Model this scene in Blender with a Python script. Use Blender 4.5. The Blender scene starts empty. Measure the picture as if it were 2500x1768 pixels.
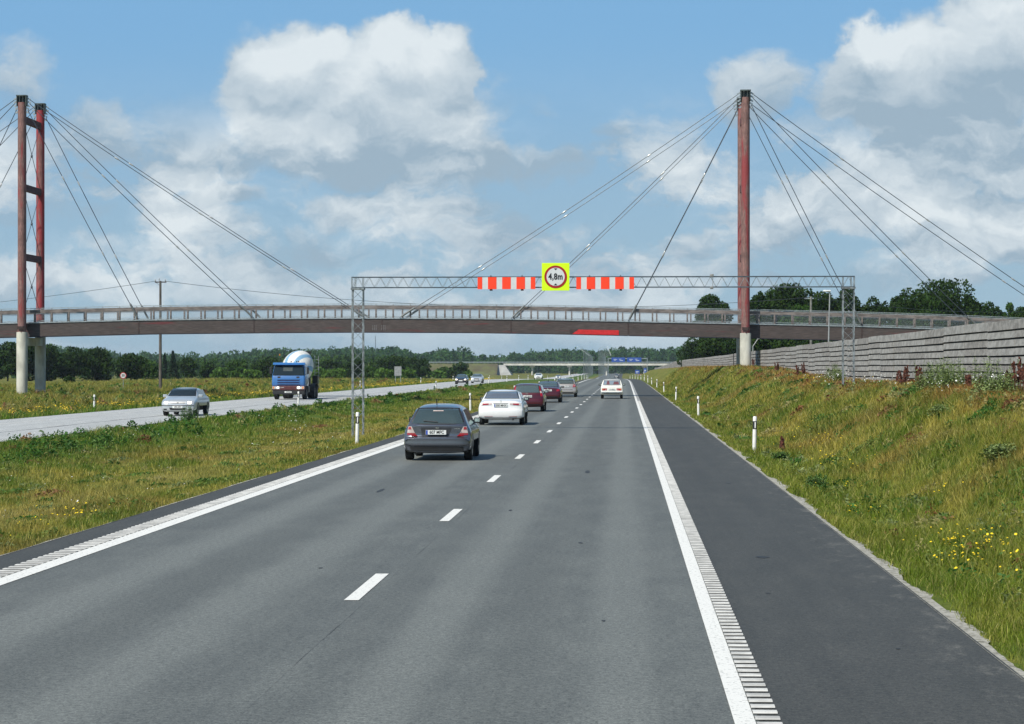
import bpy, bmesh, math, random
import numpy as np
from mathutils import Vector, Matrix

# ------------------------------------------------------------------ camera
sc = bpy.context.scene
F, VPX, HOR, CAMZ = 5600.0, 1526.0, 896.0, 2.38      # focal length and vanishing point in photo pixels, lens height
cam = bpy.data.cameras.new('camera')
cam_ob = bpy.data.objects.new('camera', cam)
sc.collection.objects.link(cam_ob)
cam.sensor_width = 36.0
cam.lens = 36.0 * F / 2500.0
cam.clip_start, cam.clip_end = 0.5, 20000
cam_ob.location = (0, 0, CAMZ)
cam_ob.rotation_euler = (math.pi / 2 + math.atan((HOR - 884) / F), 0, math.atan((VPX - 1250) / F))
sc.camera = cam_ob
CR = cam_ob.rotation_euler.to_matrix()

def at(px, py, Y):
    """the place Y metres down the road that the photo shows at pixel (px, py)"""
    d = CR @ Vector(((px - 1250) / F, -(py - 884) / F, -1.0))
    k = Y / d.y
    return Vector((d.x * k, Y, CAMZ + d.z * k))

# ------------------------------------------------------------------ exposure
sc.view_settings.view_transform = 'Standard'
sc.view_settings.look = 'None'
sc.view_settings.gamma = 1
sc.view_settings.exposure = 0.40
sc.render.engine = 'CYCLES'
sc.cycles.use_denoising = True
sc.cycles.max_bounces = 6
sc.cycles.transparent_max_bounces = 12

# ------------------------------------------------------------------ sun
SUN_AZ, SUN_EL = math.radians(142), math.radians(48)   # azimuth measured left of straight ahead
sd = Vector((-math.sin(SUN_AZ) * math.cos(SUN_EL), math.cos(SUN_AZ) * math.cos(SUN_EL), math.sin(SUN_EL)))
sun = bpy.data.lights.new('sun', 'SUN')
sun.energy = 3.9
sun.angle = math.radians(0.55)
sun.color = (1.0, 0.945, 0.83)
sun_ob = bpy.data.objects.new('sun', sun)
sun_ob.rotation_euler = sd.to_track_quat('Z', 'Y').to_euler()
sun_ob.location = (-60, -40, 90)
sc.collection.objects.link(sun_ob)

# ------------------------------------------------------------------ node helpers
class NT:
    def __init__(s, nt):
        s.nt = nt; s.nodes = nt.nodes; s.links = nt.links
    def new(s, t, **kw):
        n = s.nodes.new(t)
        for k, v in kw.items():
            setattr(n, k, v)
        return n
    def link(s, a, b):
        s.links.new(a, b)
    def put(s, sock, v):
        if isinstance(v, bpy.types.NodeSocket):
            s.links.new(v, sock)
        elif v is not None:
            if hasattr(sock, 'default_value'):
                try:
                    sock.default_value = v
                except Exception:
                    sock.default_value = tuple(v)
    def m(s, op, a, b=None, c=None, clamp=False):
        n = s.nodes.new('ShaderNodeMath'); n.operation = op; n.use_clamp = clamp
        s.put(n.inputs[0], a); s.put(n.inputs[1], b); s.put(n.inputs[2], c)
        return n.outputs[0]
    def mix(s, f, a, b, mode='MIX'):
        n = s.nodes.new('ShaderNodeMix'); n.data_type = 'RGBA'; n.blend_type = mode
        s.put(n.inputs[0], f)
        s.put(n.inputs[6], a if isinstance(a, bpy.types.NodeSocket) else tuple(a) + (1,))
        s.put(n.inputs[7], b if isinstance(b, bpy.types.NodeSocket) else tuple(b) + (1,))
        return n.outputs[2]
    def noise(s, vec, scale, detail=4, rough=0.55, dist=0.0, out=0):
        n = s.nodes.new('ShaderNodeTexNoise')
        if vec is not None:
            s.links.new(vec, n.inputs['Vector'])
        n.inputs['Scale'].default_value = scale
        n.inputs['Detail'].default_value = detail
        n.inputs['Roughness'].default_value = rough
        n.inputs['Distortion'].default_value = dist
        return n.outputs[out]
    def sep(s, v):
        n = s.nodes.new('ShaderNodeSeparateXYZ'); s.links.new(v, n.inputs[0]); return n.outputs
    def comb(s, x, y, z):
        n = s.nodes.new('ShaderNodeCombineXYZ')
        for i, v in enumerate((x, y, z)):
            s.put(n.inputs[i], v)
        return n.outputs[0]
    def step(s, v, a, b):
        n = s.nodes.new('ShaderNodeMapRange'); n.interpolation_type = 'SMOOTHSTEP'
        s.put(n.inputs[0], v); s.put(n.inputs[1], a); s.put(n.inputs[2], b)
        return n.outputs[0]
    def scale(s, v, xyz):
        n = s.nodes.new('ShaderNodeVectorMath'); n.operation = 'MULTIPLY'
        s.links.new(v, n.inputs[0]); n.inputs[1].default_value = xyz
        return n.outputs[0]

# ------------------------------------------------------------------ sky with broken cumulus
world = bpy.data.worlds.new('World')
sc.world = world
world.use_nodes = True
w = NT(world.node_tree)
w.nodes.clear()
sky = w.new('ShaderNodeTexSky', sky_type='NISHITA')
sky.sun_disc = False
sky.sun_elevation = SUN_EL
sky.sun_rotation = -SUN_AZ
sky.air_density = 1.0; sky.dust_density = 0.4; sky.ozone_density = 3.0
tc = w.new('ShaderNodeTexCoord')
D = tc.outputs['Generated']
dx, dy, dz = w.sep(D)
front = w.m('MAXIMUM', dy, 0.05)
U = w.m('DIVIDE', dx, front)
V = w.m('DIVIDE', dz, front)
# softly warped direction, for billowing edges
P3 = w.comb(U, V, 0.0)
wn = w.noise(P3, 26, 6, 0.6, 0.0, 1)
wx, wy, wz = w.sep(wn)
Uw = w.m('ADD', U, w.m('MULTIPLY', w.m('SUBTRACT', wx, 0.5), 0.045))
Vw = w.m('ADD', V, w.m('MULTIPLY', w.m('SUBTRACT', wy, 0.5), 0.032))
# cumulus banks: photo px centre, px radii, strength
BANKS = [(690, 150, 115, 105, 1.0), (800, 110, 60, 70, 0.9), (960, 110, 95, 95, 1.0), (1100, 140, 80, 95, 0.95), (880, 250, 300, 150, 1.0),
         (600, 330, 190, 80, 0.55), (980, 360, 320, 80, 0.6), (1340, 380, 120, 60, 0.45),
         (540, 440, 110, 45, 0.62), (520, 520, 110, 50, 0.6), (400, 560, 120, 50, 0.5), (230, 300, 120, 85, 0.55), (300, 560, 140, 40, 0.45),
         (960, 480, 250, 60, 0.6), (820, 560, 380, 60, 0.42), (330, 720, 70, 34, 0.55), (40, 150, 90, 110, 0.42), (130, 500, 160, 60, 0.4),
         (1170, 540, 200, 50, 0.45),
         (1850, 180, 105, 85, 0.6), (2100, 100, 95, 85, 0.95), (2200, 180, 200, 140, 1.0), (2440, 110, 130, 160, 0.85), (2330, 350, 280, 130, 0.62),
         (1500, 290, 60, 50, 0.45), (1940, 520, 110, 55, 0.65), (2350, 560, 280, 70, 0.62), (1670, 580, 80, 50, 0.6), (1830, 600, 240, 60, 0.45),
         (1480, 560, 120, 90, 0.4), (2240, 650, 260, 50, 0.45), (1350, 640, 400, 40, 0.3)]
cov = 0.0
lit = 0.0
for (bx, by, rx, ry, st) in BANKS:
    a = w.m('DIVIDE', w.m('SUBTRACT', Uw, (bx - VPX) / F), rx * 1.0 / F)
    b = w.m('DIVIDE', w.m('SUBTRACT', Vw, (HOR - by - 26) / F), ry * 1.0 / F)
    r2 = w.m('ADD', w.m('MULTIPLY', a, a), w.m('MULTIPLY', b, b))
    g = w.m('MULTIPLY', w.m('EXPONENT', w.m('MULTIPLY', w.m('MULTIPLY', r2, r2), -0.5)), st)
    cov = w.m('MAXIMUM', cov, g) if not isinstance(cov, float) else g
    h = w.m('MULTIPLY', w.m('MULTIPLY', g, g), w.m('ADD', b, 0.12))     # the upper side of each bank
    lit = w.m('ADD', lit, h) if not isinstance(lit, float) else h
infront = w.step(dy, 0.55, 0.8)
cov = w.m('MULTIPLY', cov, infront)
lit = w.m('MULTIPLY', lit, infront)
# general broken cloud over the whole sky
G3 = w.comb(w.m('DIVIDE', dx, w.m('ADD', w.m('ABSOLUTE', dz), 0.12)), w.m('DIVIDE', dy, w.m('ADD', w.m('ABSOLUTE', dz), 0.12)), 0.0)
gen = w.m('MULTIPLY', w.step(w.noise(G3, 1.3, 6, 0.6), 0.5, 0.75), w.m('SUBTRACT', 0.8, infront, clamp=True))
up = 0.0045        # light from above: compare the density with that a little higher up
S3 = w.comb(Uw, w.m('MULTIPLY', Vw, 1.6), 3.7)
S3u = w.comb(Uw, w.m('MULTIPLY', w.m('ADD', Vw, up), 1.6), 3.7)
fine = w.noise(S3, 19, 10, 0.62)
fineu = w.noise(S3u, 19, 5, 0.60)
finer = w.noise(w.comb(U, w.m('MULTIPLY', V, 1.25), 1.3), 66, 8, 0.65)
L3 = w.comb(Uw, w.m('MULTIPLY', Vw, 2.0), 9.1)
L3u = w.comb(Uw, w.m('MULTIPLY', w.m('ADD', Vw, up), 2.0), 9.1)
low = w.noise(L3, 12, 9, 0.58)
lowu = w.noise(L3u, 11, 6, 0.60)
nz = w.m('ADD', w.m('MULTIPLY', w.m('SUBTRACT', fine, 0.5), 1.35), w.m('MULTIPLY', w.m('SUBTRACT', finer, 0.5), 0.5))
dens = w.m('ADD', cov, w.m('MULTIPLY', nz, 0.60))
mask = w.m('MULTIPLY', w.step(dens, 0.14, 0.58), infront)
lowband = w.m('MULTIPLY', w.step(V, 0.130, 0.088), infront)
lowm = w.m('MULTIPLY', w.step(w.m('ADD', low, w.m('MULTIPLY', w.m('SUBTRACT', finer, 0.5), 0.22)), 0.40, 0.56), lowband)
haze_veil = w.m('MULTIPLY', w.m('MULTIPLY', w.step(V, 0.15, 0.07), 0.28), infront)
mask = w.m('MAXIMUM', w.m('MAXIMUM', w.m('MAXIMUM', mask, lowm), haze_veil), gen)
relief = w.m('ADD', w.m('MULTIPLY', w.m('SUBTRACT', fine, fineu), 1.3), w.m('MULTIPLY', w.m('MULTIPLY', w.m('SUBTRACT', low, lowu), 3.0), lowband))
ltone = w.m('ADD', w.m('ADD', w.m('MULTIPLY', lit, 1.25), 0.24), w.m('ADD', relief, w.m('MULTIPLY', nz, 0.32)))
ltone = w.m('ADD', ltone, w.m('MULTIPLY', w.m('MULTIPLY', lowm, lowband), 0.16), clamp=True)
cloud = w.mix(ltone, (2.6, 3.45, 4.2), (5.85, 6.35, 6.6))
hz = w.step(V, 0.05, -0.005)
SKYGAIN = (0.66, 0.82, 0.90)
skyc = w.mix(1.0, sky.outputs[0], SKYGAIN, 'MULTIPLY')
# clear air between the clouds: paler towards the horizon
clear = w.mix(w.step(V, 0.0, 0.165), (2.55, 3.9, 4.95), (1.6, 3.3, 5.35))
skyc = w.mix(w.m('MULTIPLY', infront, 0.9), skyc, clear)
col = w.mix(w.m('MULTIPLY', mask, 0.96), skyc, cloud)
col = w.mix(w.m('MULTIPLY', hz, w.m('MULTIPLY', infront, 0.65)), col, (2.55, 3.75, 4.6))
bg = w.new('ShaderNodeBackground')
w.link(col, bg.inputs[0])
bg.inputs[1].default_value = 0.1
wo = w.new('ShaderNodeOutputWorld')
w.link(bg.outputs[0], wo.inputs[0])

# ------------------------------------------------------------------ mesh builder
class MB:
    def __init__(s):
        s.v = []; s.f = []; s.mi = []; s.cur = 0
    def add(s, vs, fs):
        o = len(s.v)
        s.v.extend([tuple(p) for p in vs])
        for q in fs:
            s.f.append(tuple(i + o for i in q)); s.mi.append(s.cur)
    def box(s, x0, x1, y0, y1, z0, z1):
        vs = [(x0, y0, z0), (x1, y0, z0), (x1, y1, z0), (x0, y1, z0), (x0, y0, z1), (x1, y0, z1), (x1, y1, z1), (x0, y1, z1)]
        s.add(vs, [(0, 3, 2, 1), (4, 5, 6, 7), (0, 1, 5, 4), (1, 2, 6, 5), (2, 3, 7, 6), (3, 0, 4, 7)])
    def bbox(s, x0, x1, y0, y1, z0, z1, b):
        """box with chamfered vertical and horizontal edges"""
        bm = bmesh.new()
        bmesh.ops.create_cube(bm, size=1)
        for v in bm.verts:
            v.co = Vector(((x0 + x1) / 2 + v.co.x * (x1 - x0), (y0 + y1) / 2 + v.co.y * (y1 - y0), (z0 + z1) / 2 + v.co.z * (z1 - z0)))
        bmesh.ops.bevel(bm, geom=bm.edges[:], offset=b, segments=2, affect='EDGES', profile=0.6)
        bm.verts.index_update()
        s.add([v.co[:] for v in bm.verts], [[v.index for v in f.verts] for f in bm.faces])
        bm.free()
    def beam(s, a, b, wd, ht=None, up=(0, 0, 1)):
        a, b = Vector(a), Vector(b); d = (b - a).normalized()
        u = Vector(up)
        if abs(d.dot(u)) > 0.98: u = Vector((0, 1, 0))
        sx = d.cross(u).normalized(); sz = sx.cross(d).normalized()
        ht = ht or wd
        vs = []
        for p in (a, b):
            for (i, j) in ((-1, -1), (1, -1), (1, 1), (-1, 1)):
                vs.append(p + sx * (i * wd / 2) + sz * (j * ht / 2))
        s.add(vs, [(0, 1, 2, 3)[::-1], (4, 5, 6, 7), (0, 4, 5, 1)[::-1], (1, 5, 6, 2)[::-1], (2, 6, 7, 3)[::-1], (3, 7, 4, 0)[::-1]])
    def tube(s, pts, r, n=8, cap=True):
        pts = [Vector(p) for p in pts]
        rs = r if isinstance(r, (list, tuple)) else [r] * len(pts)
        rings = []
        for i, p in enumerate(pts):
            d = (pts[min(i + 1, len(pts) - 1)] - pts[max(i - 1, 0)]).normalized()
            u = Vector((0, 0, 1)) if abs(d.z) < 0.95 else Vector((0, 1, 0))
            a = d.cross(u).normalized(); b = a.cross(d).normalized()
            rings.append([p + (a * math.cos(2 * math.pi * k / n) + b * math.sin(2 * math.pi * k / n)) * rs[i] for k in range(n)])
        vs = [q for rg in rings for q in rg]; fs = []
        for i in range(len(pts) - 1):
            for k in range(n):
                k2 = (k + 1) % n
                fs.append((i * n + k, (i + 1) * n + k, (i + 1) * n + k2, i * n + k2))
        if cap:
            fs.append(tuple(range(n))); fs.append(tuple(range((len(pts) - 1) * n, len(pts) * n))[::-1])
        s.add(vs, fs)
    def lathe(s, prof, n=24, axis='Z', o=(0, 0, 0), closed=True):
        """prof: (radius, along axis)"""
        vs, fs = [], []
        for (r, h) in prof:
            for k in range(n):
                a = 2 * math.pi * k / n
                c, d = r * math.cos(a), r * math.sin(a)
                p = {'Z': (c, d, h), 'X': (h, c, d), 'Y': (d, h, c)}[axis]
                vs.append((p[0] + o[0], p[1] + o[1], p[2] + o[2]))
        for i in range(len(prof) - 1):
            for k in range(n):
                k2 = (k + 1) % n
                fs.append((i * n + k, i * n + k2, (i + 1) * n + k2, (i + 1) * n + k))
        if closed:
            fs.append(tuple(range(n))[::-1]); fs.append(tuple(range((len(prof) - 1) * n, len(prof) * n)))
        s.add(vs, fs)
    def grid(s, rows, closed_ends=False):
        n, m = len(rows), len(rows[0])
        vs = [p for r in rows for p in r]
        s.add(vs, [(i * m + j, i * m + j + 1, (i + 1) * m + j + 1, (i + 1) * m + j) for i in range(n - 1) for j in range(m - 1)])
    def slab(s, rows, nrm, th):
        """a grid patch with real thickness th, rim closed"""
        n, m = len(rows), len(rows[0])
        nv = Vector(nrm) * th
        s.grid(rows)
        back = [[tuple(Vector(p) - nv) for p in r] for r in rows]
        s.grid([r[::-1] for r in back])
        for (a, b) in ((rows[0], back[0]), (rows[-1][::-1], back[-1][::-1]), ([r[0] for r in rows][::-1], [r[0] for r in back][::-1]), ([r[-1] for r in rows], [r[-1] for r in back])):
            s.grid([a, b])
    def mesh(s, name, mats, origin=(0, 0, 0), smooth=False, fixn=False):
        me = bpy.data.meshes.new(name)
        o = Vector(origin)
        me.from_pydata([(p[0] - o[0], p[1] - o[1], p[2] - o[2]) for p in s.v], [], s.f)
        for m_ in (mats if isinstance(mats, (list, tuple)) else [mats]):
            me.materials.append(m_)
        if any(s.mi):
            me.polygons.foreach_set('material_index', s.mi)
        if fixn or smooth:
            bm = bmesh.new(); bm.from_mesh(me)
            bmesh.ops.remove_doubles(bm, verts=bm.verts, dist=0.0004)
            if fixn: bmesh.ops.recalc_face_normals(bm, faces=bm.faces)
            bm.to_mesh(me); bm.free()
        if smooth:
            me.shade_smooth()
            if smooth is not True:
                me.set_sharp_from_angle(angle=math.radians(smooth))
        me.update()
        return me
    def build(s, name, mats, parent=None, origin=(0, 0, 0), smooth=False, fixn=False, loc=None, label=None):
        ob = bpy.data.objects.new(name, s.mesh(name, mats, origin, smooth, fixn))
        sc.collection.objects.link(ob)
        if parent is not None: ob.parent = parent
        if loc is not None: ob.location = loc
        if label: ob['label'] = label
        return ob

def thing(name, label, cat, loc=(0, 0, 0), rz=0, group=None):
    o = bpy.data.objects.new(name, None)
    o.empty_display_size = 0.3
    sc.collection.objects.link(o)
    o.location = loc; o.rotation_euler = (0, 0, rz)
    o['label'] = label; o['category'] = cat
    if group: o['group'] = group
    return o
def tag(o, label, cat, group=None):
    o['label'] = label; o['category'] = cat
    if group: o['group'] = group
    return o
def struct(o, label=None):
    o['kind'] = 'structure'
    if label: o['label'] = label
    return o
def stuff(o, label=None):
    o['kind'] = 'stuff'
    if label: o['label'] = label
    return o
def copy_tree(o, parent=None, **kw):
    c = o.copy(); sc.collection.objects.link(c); c.parent = parent
    for k, v in kw.items():
        if k in ('label', 'group'): c[k] = v
        else: setattr(c, k, v)
    for ch in o.children:
        copy_tree(ch, c)
    return c
ORD = ['first', 'second', 'third', 'fourth', 'fifth', 'sixth', 'seventh', 'eighth', 'ninth', 'tenth', 'eleventh', 'twelfth', 'thirteenth', 'fourteenth', 'fifteenth', 'sixteenth']

# ------------------------------------------------------------------ materials
def pmat(name, col, rough=0.6, metal=0.0, var=0.12, scale=4.0, bump=0.0, bscale=40.0, coat=0.0, spec=0.5, col2=None, stretch=(1, 1, 1), trans=0.0, world_pos=False, edge=(0.35, 0.65)):
    m = bpy.data.materials.new(name); m.use_nodes = True
    n = NT(m.node_tree)
    p = n.nodes['Principled BSDF']
    if world_pos:
        g = n.new('ShaderNodeNewGeometry'); v = g.outputs['Position']
    else:
        t = n.new('ShaderNodeTexCoord'); v = t.outputs['Object']
    vs = n.scale(v, stretch)
    ns = n.noise(vs, scale, 5, 0.6)
    c2 = col2 if col2 is not None else tuple(c * (1 - var * 2) for c in col)
    c1 = col if col2 is not None else tuple(min(1, c * (1 + var * 0.6)) for c in col)
    n.link(n.mix(n.step(ns, edge[0], edge[1]), c2, c1), p.inputs['Base Color'])
    p.inputs['Roughness'].default_value = rough
    p.inputs['Metallic'].default_value = metal
    p.inputs['Coat Weight'].default_value = coat
    p.inputs['Coat Roughness'].default_value = 0.06
    p.inputs['Specular IOR Level'].default_value = spec
    p.inputs['Transmission Weight'].default_value = trans
    if bump:
        b = n.new('ShaderNodeBump'); b.inputs['Strength'].default_value = bump; b.inputs['Distance'].default_value = 0.02
        n.link(n.noise(vs, bscale, 4), b.inputs['Height']); n.link(b.outputs[0], p.inputs['Normal'])
    return m
HAZE = 0.00008
# ------------------------------------------------------------------ the road's course
def pz(y):      # long profile: level, then a slow fall beyond the bridge
    t = np.clip((np.asarray(y, float) - 360) / 620.0, 0, 1)
    return -2.2 * (t * t * (3 - 2 * t))
def sx(y):      # slight drift of the road to the left far ahead
    t = np.clip((np.asarray(y, float) - 330) / 700.0, 0, 1)
    return -4.5 * (t * t * (3 - 2 * t))
XS = [-6000, -900, -300, -150, -90, -60, -48, -40, -35, -33, -31, -29.6, -28.6, -20.2, -19.4, -18, -16, -14, -12, -10, -8.8, -7.86, 3.05, 3.6, 4.3, 5.2, 6.0, 7.0, 8.0, 9.0, 9.8, 10.6, 12, 20, 40, 150, 900, 6000]
ZS = [0, 0, 0, 0, 0.05, 0.1, 0.08, 0.0, -0.06, -0.25, -0.35, -0.16, -0.075, -0.075, -0.16, -0.3, -0.42, -0.45, -0.4, -0.25, -0.1, -0.03, -0.03, -0.05, -0.1, 0.10, 0.55, 1.10, 1.55, 1.66, 1.68, 1.70, 1.70, 1.65, 1.7, 1.2, 0.6, 0]
ZS2 = [z for z in ZS]
for i_, x_ in enumerate(XS):
    if 4.0 < x_ <= 40: ZS2[i_] = float(np.interp(x_, [4.3, 5.2, 6.0, 7.0, 8.0, 9.0, 12, 40], [-0.1, 0.15, 0.78, 1.62, 2.2, 2.27, 2.27, 2.0]))
def gz(x, y):
    x = np.asarray(x, float); y = np.asarray(y, float)
    xs_ = x - sx(y)
    z = np.interp(xs_, XS, ZS)
    kb = np.clip((y - 105) / 65.0, 0, 1); kb = kb * kb * (3 - 2 * kb)
    z = z * (1 - kb) + np.interp(xs_, XS, ZS2) * kb
    fade = np.clip((y - 600) / 250.0, 0, 1)
    z = np.where(xs_ > 3.05, z * (1 - fade), z)
    und = 0.05 * np.sin(x * 0.9 + y * 0.31) * np.cos(y * 0.47 - x * 0.4) + 0.03 * np.sin(y * 1.3 + x * 2.1)
    und = np.where(((xs_ > 3.4) & (xs_ < 10.6)) | ((xs_ > -19.3) & (xs_ < -8.9)) | (xs_ < -30.5), und, 0)
    return z + pz(y) + und

YG = list(np.arange(-30, 120, 1.5)) + list(np.arange(120, 420, 5)) + list(np.arange(420, 1100, 20)) + [1100, 1200, 1400, 1800, 2500, 4000, 8000]
def fine_x():
    out = []
    for a, b in zip(XS[:-1], XS[1:]):
        nseg = 1
        if -62 < a and b < 12.5 and not (a == -28.6 or a == -7.86): nseg = max(1, int((b - a) / 0.5))
        out += [a + (b - a) * k / nseg for k in range(nseg)]
    return out + [XS[-1]]
XF = fine_x()
Xg, Yg = np.meshgrid(XF, YG)
Xw = Xg + np.where(np.abs(Xg) < 100, sx(Yg), 0)
Zg = gz(Xw, Yg)
def np_mesh(name, verts, faces_tri=None, quads=None, mats=(), smooth=False):
    me = bpy.data.meshes.new(name)
    verts = np.ascontiguousarray(verts, dtype=np.float32)
    me.vertices.add(len(verts)); me.vertices.foreach_set('co', verts.ravel())
    parts, starts, n0 = [], [], 0
    tot = 0
    if quads is not None and len(quads):
        q = np.asarray(quads, dtype=np.int32); parts.append(q.ravel()); starts.append(np.arange(len(q)) * 4); tot += len(q); n0 = len(q) * 4
    if faces_tri is not None and len(faces_tri):
        t = np.asarray(faces_tri, dtype=np.int32); parts.append(t.ravel()); starts.append(n0 + np.arange(len(t)) * 3); tot += len(t)
    loops = np.concatenate(parts).astype(np.int32)
    me.loops.add(len(loops)); me.loops.foreach_set('vertex_index', loops)
    me.polygons.add(tot); me.polygons.foreach_set('loop_start', np.concatenate(starts).astype(np.int32))
    for m_ in mats: me.materials.append(m_)
    me.update(calc_edges=True)
    if smooth: me.shade_smooth()
    return me
def np_obj(name, me, parent=None):
    o = bpy.data.objects.new(name, me); sc.collection.objects.link(o)
    if parent is not None: o.parent = parent
    return o

# vegetation colour shared by the turf and the blades standing on it
def veg_group():
    g = bpy.data.node_groups.new('meadow_colour', 'ShaderNodeTree')
    g.interface.new_socket('Color', in_out='OUTPUT', socket_type='NodeSocketColor')
    n = NT(g)
    out = n.new('NodeGroupOutput')
    pos = n.new('ShaderNodeNewGeometry').outputs['Position']
    x, y, z = n.sep(pos)
    flat = n.comb(x, n.m('MULTIPLY', y, 0.55), 0.0)
    a = n.noise(flat, 0.45, 6, 0.68)
    b = n.noise(n.scale(flat, (1, 1, 1)), 0.9, 4, 0.6, 0.4)
    c = n.noise(flat, 0.16, 4, 0.6, 0.3)
    d = n.noise(flat, 4.0, 3, 0.6)
    base = n.mix(n.step(a, 0.40, 0.60), (0.095, 0.140, 0.018), (0.285, 0.245, 0.060))
    base = n.mix(n.m('MULTIPLY', n.step(b, 0.54, 0.64), 0.9), base, (0.038, 0.100, 0.012))
    base = n.mix(n.m('MULTIPLY', n.step(c, 0.49, 0.61), 0.5), base, (0.225, 0.135, 0.050))
    # greener foot of the slope beside the asphalt, dark lush far side of the median
    xw = n.m('ADD', x, n.m('MULTIPLY', n.m('SUBTRACT', c, 0.5), 5.0))
    foot = n.m('MULTIPLY', n.step(xw, 5.2, 4.2), n.step(x, 2.0, 3.0))
    base = n.mix(n.m('MULTIPLY', foot, 0.6), base, (0.135, 0.175, 0.026))
    lush = n.m('MULTIPLY', n.step(xw, -14.0, -17.5), n.step(x, -34.0, -30.0))
    base = n.mix(n.m('MULTIPLY', lush, 0.75), base, (0.058, 0.135, 0.013))
    pale = n.m('MULTIPLY', n.step(n.m('ABSOLUTE', n.m('ADD', xw, 10.8)), 1.8, 0.6), 0.6)
    base = n.mix(pale, base, (0.31, 0.265, 0.085))
    top = n.m('MULTIPLY', n.m('MULTIPLY', n.step(xw, 7.3, 8.4), n.step(x, 14, 12)), n.m('MULTIPLY', n.step(b, 0.34, 0.52), 0.95))
    base = n.mix(top, base, (0.27, 0.135, 0.05))
    base = n.mix(n.m('MULTIPLY', n.step(d, 0.48, 0.62), 0.5), base, (0.065, 0.095, 0.016))
    n.link(base, out.inputs[0])
    return g
VEG = veg_group()
def veg_mat(name, blades):
    m = bpy.data.materials.new(name); m.use_nodes = True
    n = NT(m.node_tree)
    p = n.nodes['Principled BSDF']
    vg = n.new('ShaderNodeGroup'); vg.node_tree = VEG
    c = vg.outputs[0]
    if blades:
        at_ = n.new('ShaderNodeAttribute'); at_.attribute_name = 'tint'
        r, g, b = n.sep(at_.outputs['Vector'])      # r: brightness, g: dryness, b: height along the blade
        c = n.mix(n.m('MULTIPLY', g, 0.7), c, (0.40, 0.34, 0.13))
        k = n.m('ADD', 0.74, n.m('MULTIPLY', r, 1.05))
        hsv = n.new('ShaderNodeHueSaturation'); n.link(c, hsv.inputs['Color']); n.link(k, hsv.inputs['Value']); hsv.inputs['Saturation'].default_value = 1.08
        c = hsv.outputs[0]
        n.link(c, p.inputs['Base Color'])
        p.inputs['Roughness'].default_value = 0.6
        p.inputs['Specular IOR Level'].default_value = 0.25
        tr = n.new('ShaderNodeBsdfTranslucent'); n.link(c, tr.inputs[0])
        mx = n.new('ShaderNodeMixShader'); mx.inputs[0].default_value = 0.35
        n.link(p.outputs[0], mx.inputs[1]); n.link(tr.outputs[0], mx.inputs[2])
        n.link(mx.outputs[0], n.nodes['Material Output'].inputs[0])
    else:
        pos = n.new('ShaderNodeNewGeometry').outputs['Position']
        f = n.noise(pos, 9.0, 6, 0.7)
        c = n.mix(1.0, c, n.mix(f, (0.55, 0.55, 0.55), (1.1, 1.1, 1.1)), 'MULTIPLY')
        n.link(c, p.inputs['Base Color'])
        p.inputs['Roughness'].default_value = 0.95
        p.inputs['Specular IOR Level'].default_value = 0.1
        b_ = n.new('ShaderNodeBump'); b_.inputs['Strength'].default_value = 0.6; b_.inputs['Distance'].default_value = 0.08
        n.link(f, b_.inputs['Height']); n.link(b_.outputs[0], p.inputs['Normal'])
    return m
M_TURF = veg_mat('meadow_turf', False)
M_BLADE = veg_mat('grass_blades', True)
ny, nx = Xg.shape
idx = np.arange(ny * nx).reshape(ny, nx)
quads = np.stack([idx[:-1, :-1], idx[:-1, 1:], idx[1:, 1:], idx[1:, :-1]], -1).reshape(-1, 4)
V3 = np.stack([Xw, Yg, Zg], -1).reshape(-1, 3)
ground = np_obj('ground', np_mesh('ground', V3, quads=quads, mats=[M_TURF], smooth=True))
struct(ground)

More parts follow.
